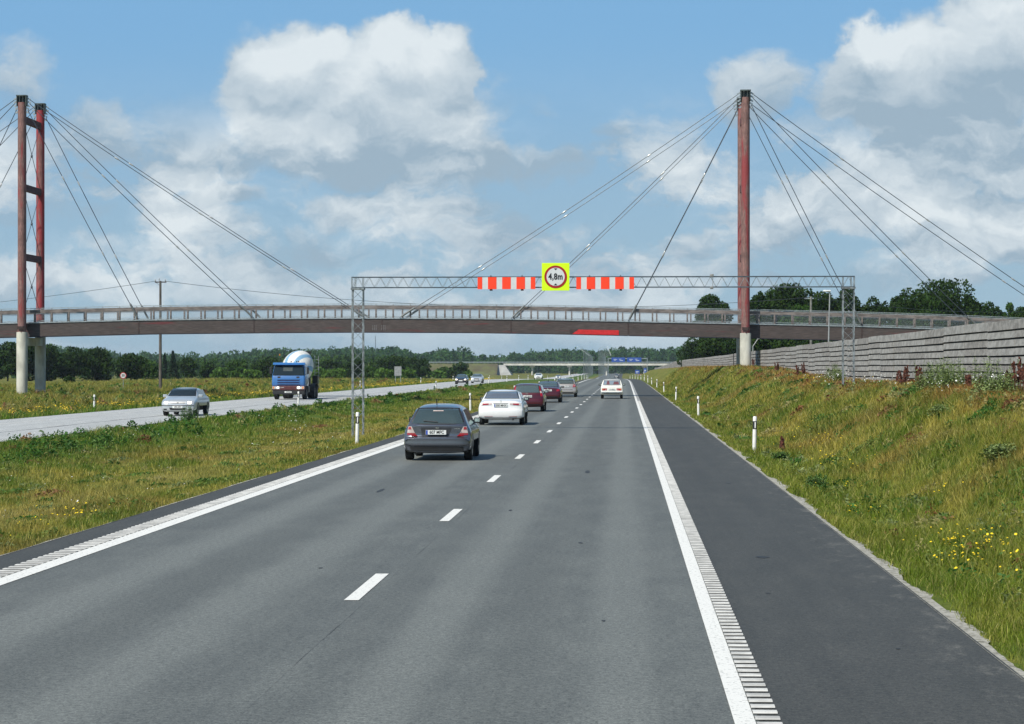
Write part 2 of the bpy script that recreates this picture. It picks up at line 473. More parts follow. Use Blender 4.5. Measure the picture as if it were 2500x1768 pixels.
# ------------------------------------------------------------------ asphalt
def asphalt(name, base, dark, tracks=True, lanes=()):
    m = bpy.data.materials.new(name); m.use_nodes = True
    n = NT(m.node_tree); p = n.nodes['Principled BSDF']
    pos = n.new('ShaderNodeNewGeometry').outputs['Position']
    x, y, z = n.sep(pos)
    grit = n.noise(pos, 55, 3, 0.8)
    grit2 = n.noise(pos, 17, 5, 0.8)
    blot = n.noise(n.comb(x, n.m('MULTIPLY', y, 0.30), 0.0), 1.6, 8, 0.72)
    streak = n.noise(n.comb(n.m('MULTIPLY', x, 1.0), n.m('MULTIPLY', y, 0.03), 0.0), 2.2, 5, 0.6)
    c = n.mix(n.step(blot, 0.32, 0.70), dark, base)
    c = n.mix(n.m('MULTIPLY', n.step(streak, 0.40, 0.66), 0.4), c, tuple(v * 0.80 for v in dark))
    if not lanes:      # pale dust and grit washed towards the verge
        f = n.m('MULTIPLY', n.step(x, 2.2, 3.05), n.step(n.noise(n.comb(x, n.m('MULTIPLY', y, 0.4), 0.0), 3.5, 7, 0.75), 0.50, 0.72))
        c = n.mix(n.m('MULTIPLY', f, 0.6), c, (0.20, 0.19, 0.165))
        c = n.mix(n.m('MULTIPLY', n.step(n.noise(pos, 2.3, 7, 0.75), 0.60, 0.75), 0.25), c, (0.15, 0.15, 0.14))
    for (cx_, half, k) in lanes:     # polished wheel paths and oil strips
        f = n.m('MULTIPLY', n.step(n.m('ABSOLUTE', n.m('SUBTRACT', x, cx_)), half, half * 0.25), abs(k))
        c = n.mix(f, c, tuple(v * (1.28 if k > 0 else 0.72) for v in base))
    g = n.m('ADD', n.m('MULTIPLY', grit, 0.55), n.m('MULTIPLY', grit2, 0.45))
    c = n.mix(1.0, c, n.mix(n.step(g, 0.33, 0.69), (0.34, 0.34, 0.34), (1.72, 1.72, 1.68)), 'MULTIPLY')
    spark = n.step(n.noise(pos, 150, 1, 0.5), 0.74, 0.82)
    c = n.mix(n.m('MULTIPLY', spark, 0.35), c, (0.36, 0.36, 0.35))
    n.link(c, p.inputs['Base Color'])
    p.inputs['Roughness'].default_value = 0.74
    p.inputs['Specular IOR Level'].default_value = 0.34
    b_ = n.new('ShaderNodeBump'); b_.inputs['Strength'].default_value = 0.5; b_.inputs['Distance'].default_value = 0.006
    n.link(g, b_.inputs['Height']); n.link(b_.outputs[0], p.inputs['Normal'])
    return m
M_ROAD = asphalt('asphalt_lanes', (0.136, 0.143, 0.133), (0.103, 0.109, 0.103), lanes=[(-1.75, 0.45, 0.55), (-0.05, 0.42, 0.5), (-5.6, 0.5, 0.6), (-3.9, 0.5, 0.55), (-4.75, 0.42, -0.45), (-0.9, 0.4, -0.35), (-2.4, 0.25, -0.3)])
M_SHOULDER = asphalt('asphalt_shoulder', (0.068, 0.067, 0.060), (0.053, 0.053, 0.048))
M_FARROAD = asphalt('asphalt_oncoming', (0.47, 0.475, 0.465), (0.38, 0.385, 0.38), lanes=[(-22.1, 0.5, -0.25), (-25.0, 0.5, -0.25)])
YR = list(np.arange(4, 360, 6)) + list(np.arange(360, 1240, 20)) + [1300, 1400, 1600, 2000, 2600]
def strip(name, x0, x1, dz, mat, ys=YR, zb=0.0):
    mb = MB(); rows = []
    for y in ys:
        s_, z_ = float(sx(y)), float(pz(y)) + dz + zb
        rows.append([(x0 + s_, y, z_), (x1 + s_, y, z_)])
    mb.grid(rows)
    return struct(mb.build(name, mat))
strip('road', -7.08, 0.90, 0.0, M_ROAD)
strip('road_shoulder', 0.90, 3.05, 0.0, M_SHOULDER)
strip('road_shoulder', -7.86, -7.08, 0.0, M_SHOULDER)
strip('oncoming_road', -28.6, -20.2, -0.05, M_FARROAD)

M_PAINT = pmat('road_paint', (0.72, 0.71, 0.66), 0.75, col2=(0.30, 0.30, 0.28), scale=26, bump=0.2, bscale=60, world_pos=True, edge=(0.33, 0.44))
M_PAINT_DIM = pmat('road_paint_worn', (0.62, 0.61, 0.57), 0.8, col2=(0.40, 0.40, 0.38), scale=5, world_pos=True)
strip('edge_line', 0.730, 0.872, 0.006, M_PAINT)
strip('edge_line', -7.02, -6.78, 0.006, M_PAINT)
strip('edge_line', -20.72, -20.56, -0.044, M_PAINT_DIM)
strip('edge_line', -26.58, -26.38, -0.044, M_PAINT_DIM)
# lane dashes, 3 m painted and 9 m bare
mb = MB()
k = 0
y = 23.25
y -= 12
while y < 900:
    s_, z_ = float(sx(y)), float(pz(y)) + 0.006
    s2, z2 = float(sx(y + 3)), float(pz(y + 3)) + 0.006
    mb.add([(-2.86 + s_, y, z_), (-2.71 + s_, y, z_), (-2.71 + s2, y + 3, z2), (-2.86 + s2, y + 3, z2)], [(0, 1, 2, 3)])
    y += 12
struct(mb.build('lane_dashes', M_PAINT))
mb = MB(); y = 8
while y < 900:
    s_, z_ = float(sx(y)), float(pz(y)) - 0.044
    mb.add([(-23.58 + s_, y, z_), (-23.44 + s_, y, z_), (-23.44 + s_, y + 3, z_), (-23.58 + s_, y + 3, z_)], [(0, 1, 2, 3)])
    y += 12
struct(mb.build('lane_dashes', M_PAINT_DIM))
# profiled rumble bars beside both edge lines
mb = MB(); y = 12.0
while y < 160:
    for (xa, xb) in ((0.876, 1.045), (-7.30, -7.022)):
        mb.add([(xa, y, 0.0055), (xb, y, 0.0055), (xb, y + 0.03, 0.013), (xa, y + 0.03, 0.013), (xb, y + 0.12, 0.013), (xa, y + 0.12, 0.013), (xb, y + 0.15, 0.0055), (xa, y + 0.15, 0.0055)],
               [(0, 1, 2, 3), (3, 2, 4, 5), (5, 4, 6, 7)])
    y += 0.27 + math.sin(y * 12.7) * 0.006
struct(mb.build('rumble_bars', pmat('rumble_paint', (0.55, 0.54, 0.50), 0.8, var=0.15, world_pos=True)))
strip('rumble_bars', 0.876, 1.07, 0.006, pmat('rumble_worn', (0.30, 0.30, 0.29), 0.8, var=0.1, world_pos=True), ys=[y for y in YR if 160 <= y <= 420])
# the construction joint near the lane line
mb = MB(); rng = random.Random(4); rows = []
y = 10.0; x = -2.62
while y < 120:
    x = -2.63 + 0.006 * math.sin(y * 0.9) + rng.uniform(-0.004, 0.004)
    wd = 0.001 + 0.007 * rng.random() * (0.5 + 0.5 * math.sin(y * 0.7))
    rows.append([(x - wd / 2, y, 0.0035), (x + wd / 2, y, 0.0035)]); y += 0.35
mb.grid(rows)
struct(mb.build('road_crack', pmat('tar_joint', (0.075, 0.08, 0.082), 0.9, var=0.2)))
mb = MB(); rows = []
y = 40.0
while y < 300:
    x = -23.15 + 0.05 * math.sin(y * 0.3) + rng.uniform(-0.03, 0.03)
    wd = 0.06 + 0.05 * rng.random()
    rows.append([(x - wd / 2, y, -0.0465), (x + wd / 2, y, -0.0465)]); y += 1.3
mb.grid(rows)
struct(mb.build('road_crack', pmat('tar_joint_wide', (0.07, 0.07, 0.072), 0.9, var=0.3)))

# gravel edge with a ragged border
M_GRAVEL = pmat('limestone_gravel', (0.46, 0.44, 0.38), 0.95, col2=(0.16, 0.15, 0.11), scale=14, bump=1.0, bscale=60, world_pos=True, edge=(0.3, 0.62))
def gw(y): return np.clip(0.15 + 0.5 * np.sin(y * 0.55 + 1.0) * np.cos(y * 0.21 + 2.0) + 0.35 * np.sin(y * 1.31) * np.sin(y * 0.37 + 1), 0, 1)
def gravel(x_edge, sgn, y0, y1, step, base, amp, seed):
    rr = random.Random(seed); mb = MB(); rows = []
    y = y0; wv = base; ph = rr.uniform(0, 6)
    while y < y1:
        wv += (base + amp * float(gw(y)) * (0.75 + 0.35 * math.sin(y * 7.3) * math.sin(y * 3.1)) + rr.uniform(-0.3, 0.3) * base - wv) * 0.55
        a = (x_edge - sgn * 0.03, y, 0.004)
        xo = x_edge + sgn * wv
        zo = float(gz(xo, y)) + 0.014
        zm = float(gz(x_edge + sgn * 0.02, y)) + 0.016
        r = [a, (x_edge + sgn * 0.02, y, zm), (xo, y, zo)]
        rows.append(r if sgn > 0 else r[::-1]); y += step
    mb.grid(rows)
    return struct(mb.build('gravel_edge', M_GRAVEL))
gravel(3.05, 1, 13, 330, 0.10, 0.08, 0.40, 1)
gravel(-7.86, -1, 20, 330, 0.35, 0.07, 0.16, 2)

# ------------------------------------------------------------------ grass
def blades(name, x0, x1, y0, y1, seed, dens0, hmin, hmax, power=1.6, ref=20.0, w0=0.0055, dry=0.25, rise=None, clump=0.5):
    r = np.random.default_rng(seed)
    # draw distances from the falling density
    a = 1 - power
    total = dens0 * (x1 - x0) * ref ** power * (y1 ** a - y0 ** a) / a
    n = int(total)
    u = r.random(n)
    Y = (y0 ** a + u * (y1 ** a - y0 ** a)) ** (1 / a)
    X = x0 + (x1 - x0) * r.random(n)
    # clumping
    c = np.sin(X * 3.1 + Y * 1.3) * np.cos(Y * 2.3 - X * 1.7) + np.sin(X * 7.7 - Y * 5.1) * 0.6
    keep = r.random(n) < (0.75 + clump * 0.5 * c)
    X, Y, c = X[keep], Y[keep], c[keep]
    bare = (X > 3.0) & (X < 3.06 + 0.36 * gw(Y)) & (r.random(len(X)) < 0.82)
    X, Y, c = X[~bare], Y[~bare], c[~bare]
    vis = (X > -0.305 * Y - 3) & (X < 0.19 * Y + 2)
    X, Y, c = X[vis], Y[vis], c[vis]
    n = len(X)
    Z = gz(X, Y)
    W = w0 * (Y / ref) ** 0.8 * r.uniform(0.5, 1.5, n)
    big = np.sin(X * 0.8 + 1.3) * np.cos(Y * 0.33) + np.sin(X * 1.9 + Y * 0.6)
    H = (hmin + (hmax - hmin) * r.random(n) ** 1.5) * (1 + 0.22 * big)
    if rise is not None: H = H * rise(X, Y)
    th = r.uniform(0, 2 * np.pi, n)
    lean = r.uniform(0.2, 1.15, n) * H
    la = r.uniform(0, 2 * np.pi, n)
    bx, by = np.cos(th) * W / 2, np.sin(th) * W / 2
    lx, ly = np.cos(la) * lean, np.sin(la) * lean
    v0 = np.stack([X - bx, Y - by, Z - 0.02], -1)
    v1 = np.stack([X + bx, Y + by, Z - 0.02], -1)
    v2 = np.stack([X + bx * 0.8 + lx * 0.35, Y + by * 0.8 + ly * 0.35, Z + H * 0.6], -1)
    v3 = np.stack([X - bx * 0.8 + lx * 0.35, Y - by * 0.8 + ly * 0.35, Z + H * 0.6], -1)
    v4 = np.stack([X + lx, Y + ly, Z + H], -1)
    V = np.stack([v0, v1, v2, v3, v4], 1).reshape(-1, 3)
    b0 = np.arange(n) * 5
    q = np.stack([b0, b0 + 1, b0 + 2, b0 + 3], -1)
    t = np.stack([b0 + 3, b0 + 2, b0 + 4], -1)
    me = np_mesh(name, V, t, q, [M_BLADE])
    tint = np.zeros((n, 5, 3), np.float32)
    tint[:, :, 0] = (r.random(n) * 0.75 + 0.2 * (c * 0.5 + 0.5))[:, None]
    tint[:, :, 1] = ((r.random(n) < dry) * r.uniform(0.3, 1.0, n))[:, None]
    tint[:, :, 2] = np.array([0, 0, .6, .6, 1])
    at_ = me.attributes.new('tint', 'FLOAT_VECTOR', 'POINT')
    at_.data.foreach_set('vector', tint.ravel())
    return stuff(np_obj(name, me))
def rise_slope(X, Y):
    return np.interp(X, [3.05, 3.5, 4.4, 6, 9, 10.4], [0.35, 0.6, 0.8, 1.0, 0.9, 0.7])
def rise_median(X, Y):
    return np.interp(X, [-20.2, -19, -17, -12, -9, -8.2, -7.9], [1.2, 1.6, 1.1, 0.75, 0.8, 0.7, 0.4])
blades('grass', 3.16, 10.75, 16.5, 330, 11, 1900, 0.06, 0.30, rise=rise_slope)['label'] = 'tall meadow grass on the right roadside slope'
blades('grass', -20.1, -7.93, 26, 340, 12, 1500, 0.04, 0.19, rise=rise_median)['label'] = 'rough short grass in the median between the carriageways'
blades('grass', -75, -28.75, 85, 420, 13, 950, 0.12, 0.5, dry=0.3)['label'] = 'tall meadow grass beyond the oncoming carriageway'

# leafy herbs and dead tufts among the grass, in clumps
def herb_mat():
    m = bpy.data.materials.new('wild_herb_leaves'); m.use_nodes = True
    n = NT(m.node_tree); p = n.nodes['Principled BSDF']
    a = n.new('ShaderNodeAttribute'); a.attribute_name = 'leafcol'
    c = a.outputs['Color']; n.link(c, p.inputs['Base Color']); p.inputs['Roughness'].default_value = 0.6; p.inputs['Specular IOR Level'].default_value = 0.25
    tr = n.new('ShaderNodeBsdfTranslucent'); n.link(c, tr.inputs[0])
    mx = n.new('ShaderNodeMixShader'); mx.inputs[0].default_value = 0.3
    n.link(p.outputs[0], mx.inputs[1]); n.link(tr.outputs[0], mx.inputs[2]); n.link(mx.outputs[0], n.nodes['Material Output'].inputs[0])
    return m
M_HERB = herb_mat()
PAL = np.array([[.035, .10, .012], [.05, .135, .018], [.09, .17, .03], [.17, .22, .05], [.30, .27, .10], [.24, .13, .055], [.17, .075, .03], [.20, .24, .09]])
def herbs(name, x0, x1, y0, y1, n, seed, wts, hmax, label, power=1.6):
    r = np.random.default_rng(seed); a = 1 - power
    Y = (y0 ** a + r.random(n) * (y1 ** a - y0 ** a)) ** (1 / a); X = r.uniform(x0, x1, n)
    vis = (X > -0.30 * Y - 2) & (X < 0.185 * Y + 1); X, Y = X[vis], Y[vis]; n = len(X)
    k = r.choice(len(PAL), n, p=np.array(wts) / sum(wts))
    R = r.uniform(0.07, 0.42, n) * (Y / 40) ** 0.25; hh = r.uniform(0.35, 1.0, n) * hmax
    m = (70 * (R / 0.2) ** 1.5 * (30 / Y) ** 0.55).astype(int).clip(8, 220)
    id_ = np.repeat(np.arange(n), m); N = len(id_)
    px_ = X[id_] + r.normal(0, 0.5, N) * R[id_]; py_ = Y[id_] + r.normal(0, 0.8, N) * R[id_]
    dd = np.hypot(px_ - X[id_], py_ - Y[id_]) / R[id_]
    pz_ = gz(px_, py_) + hh[id_] * r.random(N) ** 0.7 * np.clip(1.25 - dd, 0.15, 1)
    px_ = np.clip(px_, x0, x1)
    s = 0.020 * (Y[id_] / 25) ** 0.75 * r.uniform(0.5, 1.5, N)
    A = r.normal(size=(N, 3)) * np.array([1, 1, 0.8]); A /= np.linalg.norm(A, axis=1)[:, None]
    B = np.cross(A, r.normal(size=(N, 3))); B /= np.linalg.norm(B, axis=1)[:, None]
    C = np.stack([px_, py_, pz_], -1); A = A * s[:, None] * 1.3; B = B * s[:, None] * 0.55
    V = np.stack([C - A, C - B, C + A, C + B], 1).reshape(-1, 3)
    me = np_mesh(name, V, quads=np.arange(len(V)).reshape(-1, 4), mats=[M_HERB])
    col = PAL[k][id_] * r.uniform(0.65, 1.35, N)[:, None]
    c4_ = np.concatenate([np.repeat(col, 4, 0), np.ones((len(V), 1))], 1).astype(np.float32)
    at_ = me.color_attributes.new('leafcol', 'FLOAT_COLOR', 'POINT'); at_.data.foreach_set('color', c4_.ravel())
    return stuff(np_obj(name, me), label)
herbs('wild_herbs', 3.7, 10.3, 18, 200, 800, 51, [3, 3, 3, 3, 4, 1.6, .6, 3], 0.26, 'leafy herb clumps and dead tufts on the right slope')
herbs('wild_herbs', 7.7, 10.4, 44, 150, 420, 52, [.5, .7, 2, 3, 3, 4.0, 1.4, 4], 0.26, 'rusty sorrel and weeds along the foot of the noise barrier')
herbs('wild_herbs', -19.9, -8.3, 27, 260, 450, 53, [2, 3, 4, 4, 3, .8, .1, 3], 0.13, 'leafy clumps and dead tufts in the median')
herbs('wild_herbs', -19.9, -17.0, 60, 300, 260, 55, [5, 5, 3, 1, 1, .6, .3, 1], 0.50, 'tall dark weeds along the oncoming road edge in the median')
herbs('wild_herbs', -62, -29.6, 90, 420, 1300, 54, [3, 4, 4, 3, 2, 1.6, .8, 1.5], 0.55, 'leafy clumps in the field beyond the oncoming lanes')

# small tar and tyre smudges
M_SMUDGE = pmat('tar_smudge', (0.030, 0.031, 0.031), 0.7, var=0.2)
mb = MB(); rq = random.Random(12)
for (x, y, a, b) in ((1.72, 28.8, .10, .07), (1.5, 24.2, .03, .03), (-0.6, 31, .035, .05), (-1.9, 38, .04, .09), (2.1, 47, .06, .05), (-4.7, 44, .05, .3), (-4.9, 62, .05, .4), (-0.85, 52, .05, .4), (2.3, 19.5, .025, .02), (-3.6, 27, .03, .04), (-0.2, 21.5, .02, .03)):
    vs = [(x + a * math.cos(k * .63) * rq.uniform(.6, 1.2), y + b * 2 * math.sin(k * .63) * rq.uniform(.6, 1.2), .004) for k in range(10)]
    mb.add(vs, [tuple(range(10))])
struct(mb.build('tar_marks', M_SMUDGE))
# ------------------------------------------------------------------ footbridge
YN, YF = 184.0, 187.9            # near and far faces of the deck
YCN, YCF = 183.0, 188.8          # near and far pylon columns
M_GLULAM = pmat('weathered_glulam', (0.125, 0.088, 0.078), 0.85, col2=(0.062, 0.045, 0.042), scale=0.9, stretch=(0.35, 1, 3.2), bump=0.3, bscale=14, edge=(0.3, 0.7))
def red_rem(name, wood, red, thr, stretch, scale=1.0):
    m = bpy.data.materials.new(name); m.use_nodes = True
    n = NT(m.node_tree); p = n.nodes['Principled BSDF']
    v = n.new('ShaderNodeTexCoord').outputs['Object']
    a = n.noise(n.scale(v, stretch), scale, 6, 0.65, 0.3)
    g = n.noise(n.scale(v, (stretch[0] * 4, stretch[1] * 4, stretch[2] * 4)), scale * 2.2, 5, 0.65)
    d = n.noise(n.scale(v, (0.35, 1, 1.2)), 1.1, 5, 0.65)
    c = n.mix(n.step(g, 0.32, 0.68), tuple(x * 0.5 for x in wood), tuple(x * 1.12 for x in wood))
    c = n.mix(n.m('MULTIPLY', n.step(d, 0.42, 0.66), 0.5), c, tuple(x * 0.42 for x in wood))
    c = n.mix(n.m('MULTIPLY', n.step(a, thr, thr + 0.13), 0.9), c, red)
    n.link(c, p.inputs['Base Color']); p.inputs['Roughness'].default_value = 0.75
    return m
M_GIRDER = red_rem('girder_peeling_red', (0.078, 0.060, 0.056), (0.115, 0.018, 0.022), 0.57, (0.22, 0.5, 2.4), 0.8)
M_PYLON = red_rem('pylon_faded_red', (0.25, 0.135, 0.12), (0.25, 0.032, 0.036), 0.47, (2.2, 2.2, 0.28), 0.9)
M_PYLON2 = red_rem('pylon_bright_red', (0.27, 0.11, 0.10), (0.30, 0.022, 0.028), 0.43, (2.2, 2.2, 0.28), 0.9)
M_CONC = pmat('pier_concrete', (0.50, 0.49, 0.42), 0.9, var=0.13, scale=1.6, stretch=(1, 1, 0.4), bump=0.2)
M_RED = pmat('fresh_red_board', (0.55, 0.012, 0.014), 0.6, var=0.1)
M_STEEL = pmat('head_steel', (0.075, 0.095, 0.09), 0.6, metal=0.3, var=0.25)
M_DARK = pmat('dark_brown_timber', (0.045, 0.028, 0.026), 0.8, var=0.2)
M_GALV = pmat('galvanised', (0.42, 0.45, 0.46), 0.42, metal=0.6, var=0.15, scale=8)
M_CABLE = pmat('cable_steel', (0.075, 0.09, 0.11), 0.5, metal=0.5, var=0.1)
M_CLAMP = pmat('cable_clamp', (0.42, 0.43, 0.43), 0.35, metal=0.2)
M_RAILW = pmat('rail_timber', (0.185, 0.160, 0.150), 0.85, var=0.25, scale=2.5, stretch=(0.5, 1, 2))
M_WIRE = pmat('rail_wire', (0.36, 0.41, 0.41), 0.5, metal=0.5)

PTS = [(-260, 797), (0, 790), (350, 781.6), (620, 778.6), (860, 777), (1150, 778), (1350, 781), (1600, 786.5), (1800, 790.3), (2100, 797), (2300, 803.5), (2500, 812), (2700, 821), (2900, 830)]
DX = [at(px, py, YN).x for px, py in PTS]; DZ = [at(px, py, YN).z for px, py in PTS]
def deck(x): return float(np.interp(x, DX, DZ))
XL, XR = DX[0], DX[-1]
bo = Vector((at(1820, 900, YCN).x, YN, 1.5))
bridge = thing('footbridge', 'red-brown timber cable-stayed footbridge spanning the whole motorway', 'bridge', bo)
GH = 1.12
PL, PR = at(54, 300, YCN).x, at(1820, 300, YCN).x
OFFS = (9.3, 18.7, 27.7)
# main girders in bolted lengths
joints = sorted([XL, XR] + [PL + s * d for s in (-1, 1) for d in (0.0,) + OFFS[:2]] + [PL - OFFS[2], (PL + PR) / 2 - 0.02] + [PR + s * d for s in (-1, 1) for d in (0.0,) + OFFS[:2]] + [PR + OFFS[2]])
joints = [j for j in joints if XL <= j <= XR]
def girder(y0, y1, side):
    for a, b in zip(joints[:-1], joints[1:]):
        if b - a < 0.5: continue
        mb = MB(); n = 10
        rowsf = []
        a2, b2 = a + 0.03, b - 0.03
        sec = lambda x: [(x, y0, deck(x) - 0.08), (x, y1, deck(x) - 0.08), (x, y1, deck(x) - GH), (x, y0, deck(x) - GH), (x, y0, deck(x) - 0.08)]
        rows = [sec(a2 + (b2 - a2) * i / n) for i in range(n + 1)]
        mb.grid(rows)
        mb.add(rows[0][:4], [(0, 1, 2, 3)]); mb.add(rows[-1][:4], [(3, 2, 1, 0)])
        mb.build('girder', M_GIRDER, bridge, bo, fixn=True)
        if side == 'near':   # splice strap between lengths
            mj = MB(); mj.box(b - 0.06, b + 0.06, y0 - 0.012, y0 + 0.02, deck(b) - GH + 0.03, deck(b) - 0.1)
            mj.build('splice_plate', M_DARK, bridge, bo)
girder(YN, YN + 0.3, 'near')
girder(YF - 0.3, YF, 'far')
# bright red replacement board with a slanted end
xa, xb, xc = at(1397, 810, YN).x, at(1412, 810, YN).x, at(1511, 810, YN).x
mb = MB()
zt, zl = deck(xb) - 0.74, deck(xb) - GH
v = [(xa, YN - 0.035, zl + 0.02), (xc, YN - 0.035, deck(xc) - GH + 0.01), (xc, YN - 0.035, deck(xc) - 0.72), (xb, YN - 0.035, zt)]
mb.add(v + [(p[0], YN - 0.003, p[2]) for p in v], [(0, 1, 2, 3), (0, 4, 5, 1), (1, 5, 6, 2), (2, 6, 7, 3), (3, 7, 4, 0)])
mb.build('red_board', M_RED, bridge, bo, label='bright red replacement board low on the girder')
mb = MB(); v = [(at(1391, 0, YN).x, YN - 0.014, zl + 0.02), (xa + 0.02, YN - 0.014, zl + 0.02), (xb, YN - 0.014, zt), (at(1391, 0, YN).x, YN - 0.014, zt)]
mb.add(v, [(0, 1, 2, 3)]); mb.build('dark_board', M_DARK, bridge, bo)
# bolt marks either side of one joint
jx = at(925, 800, YN).x
for sx_ in (-1, 1):
    for i in range(3):
        for j in range(4):
            xx = jx + sx_ * (0.22 + i * 0.14); zz = deck(jx) - 0.6 - j * 0.11
            mb = MB(); mb.box(xx - 0.018, xx + 0.018, YN - 0.02, YN, zz - 0.018, zz + 0.018)
            mb.build('bolt', M_CLAMP, bridge, bo)
# deck boards, white edge strips, cross beams below
def ribbon(y0, y1, zt_, zb_, name, mat, x0=XL, x1=XR, n=70, parent=bridge):
    mb = MB(); rows = []
    for i in range(n + 1):
        x = x0 + (x1 - x0) * i / n; d = deck(x)
        rows.append([(x, y0, d + zt_), (x, y1, d + zt_), (x, y1, d + zb_), (x, y0, d + zb_), (x, y0, d + zt_)])
    mb.grid(rows)
    return mb.build(name, mat, parent, bo, fixn=True)
ribbon(YN + 0.05, YF - 0.05, 0.0, -0.075, 'deck', M_RAILW)
ribbon(YN - 0.06, YN + 0.047, 0.035, -0.045, 'edge_strip', M_GALV)
ribbon(YF - 0.047, YF + 0.06, 0.035, -0.045, 'edge_strip', M_GALV)
mb = MB(); x = XL + 1
while x < XR:
    mb = MB(); mb.box(x - 0.1, x + 0.1, YN + 0.302, YF - 0.302, deck(x) - 0.55, deck(x) - 0.08); x += 1.45 * 2
    mb.build('floor_beam', M_DARK, bridge, bo)
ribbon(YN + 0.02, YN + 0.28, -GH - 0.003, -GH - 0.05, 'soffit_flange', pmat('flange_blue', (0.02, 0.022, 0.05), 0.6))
# railings with one mesh shared by the posts
post_me = None
def railing(y, name, spacing, phase, face):
    """thin galvanised top rail, broad board, posts, lower rail and wire infill"""
    r = MB()
    r.cur = 0
    n = 120
    def rib(y0, y1, a, b, mi):
        r.cur = mi; rows = []
        for i in range(n + 1):
            x = XL + (XR - XL) * i / n; d = deck(x)
            rows.append([(x, y0, d + a), (x, y1, d + a), (x, y1, d + b), (x, y0, d + b), (x, y0, d + a)])
        r.grid(rows)
    rib(y - 0.03, y + 0.03, 1.18, 1.135, 0)
    rib(y - 0.05 - 0.02, y - 0.05 + 0.04, 1.03, 0.79, 1)
    rib(y - 0.02, y + 0.02, 0.17, 0.13, 0)
    rib(y - 0.02, y + 0.02, 0.75, 0.72, 0)
    for k in range(10):
        rib(y - 0.004, y + 0.004, 0.21 + k * 0.05, 0.205 + k * 0.05, 2)
    rl = r.build(name, [M_GALV, M_RAILW, M_WIRE], bridge, bo)
    pm = MB(); pm.box(-0.06, 0.06, -0.085, 0.085, 0.03, 0.785)
    pm.box(-0.02, 0.02, -0.02, 0.02, 0.785, 1.134)
    me = pm.mesh('railing_post', M_RAILW)
    x = XL + phase; k = 0
    while x < XR and k < 92:
        o = bpy.data.objects.new('railing_post', me); sc.collection.objects.link(o)
        o.parent = rl; o.location = (x - bo.x, y - bo.y, deck(x) - bo.z); x += spacing; k += 1
    return rl
railing(YN + 0.08, 'railing', 1.39, (at(500, 0, YN).x - XL) % 1.39, -1)
railing(YF - 0.08, 'railing', 1.39, 0.9, 1)

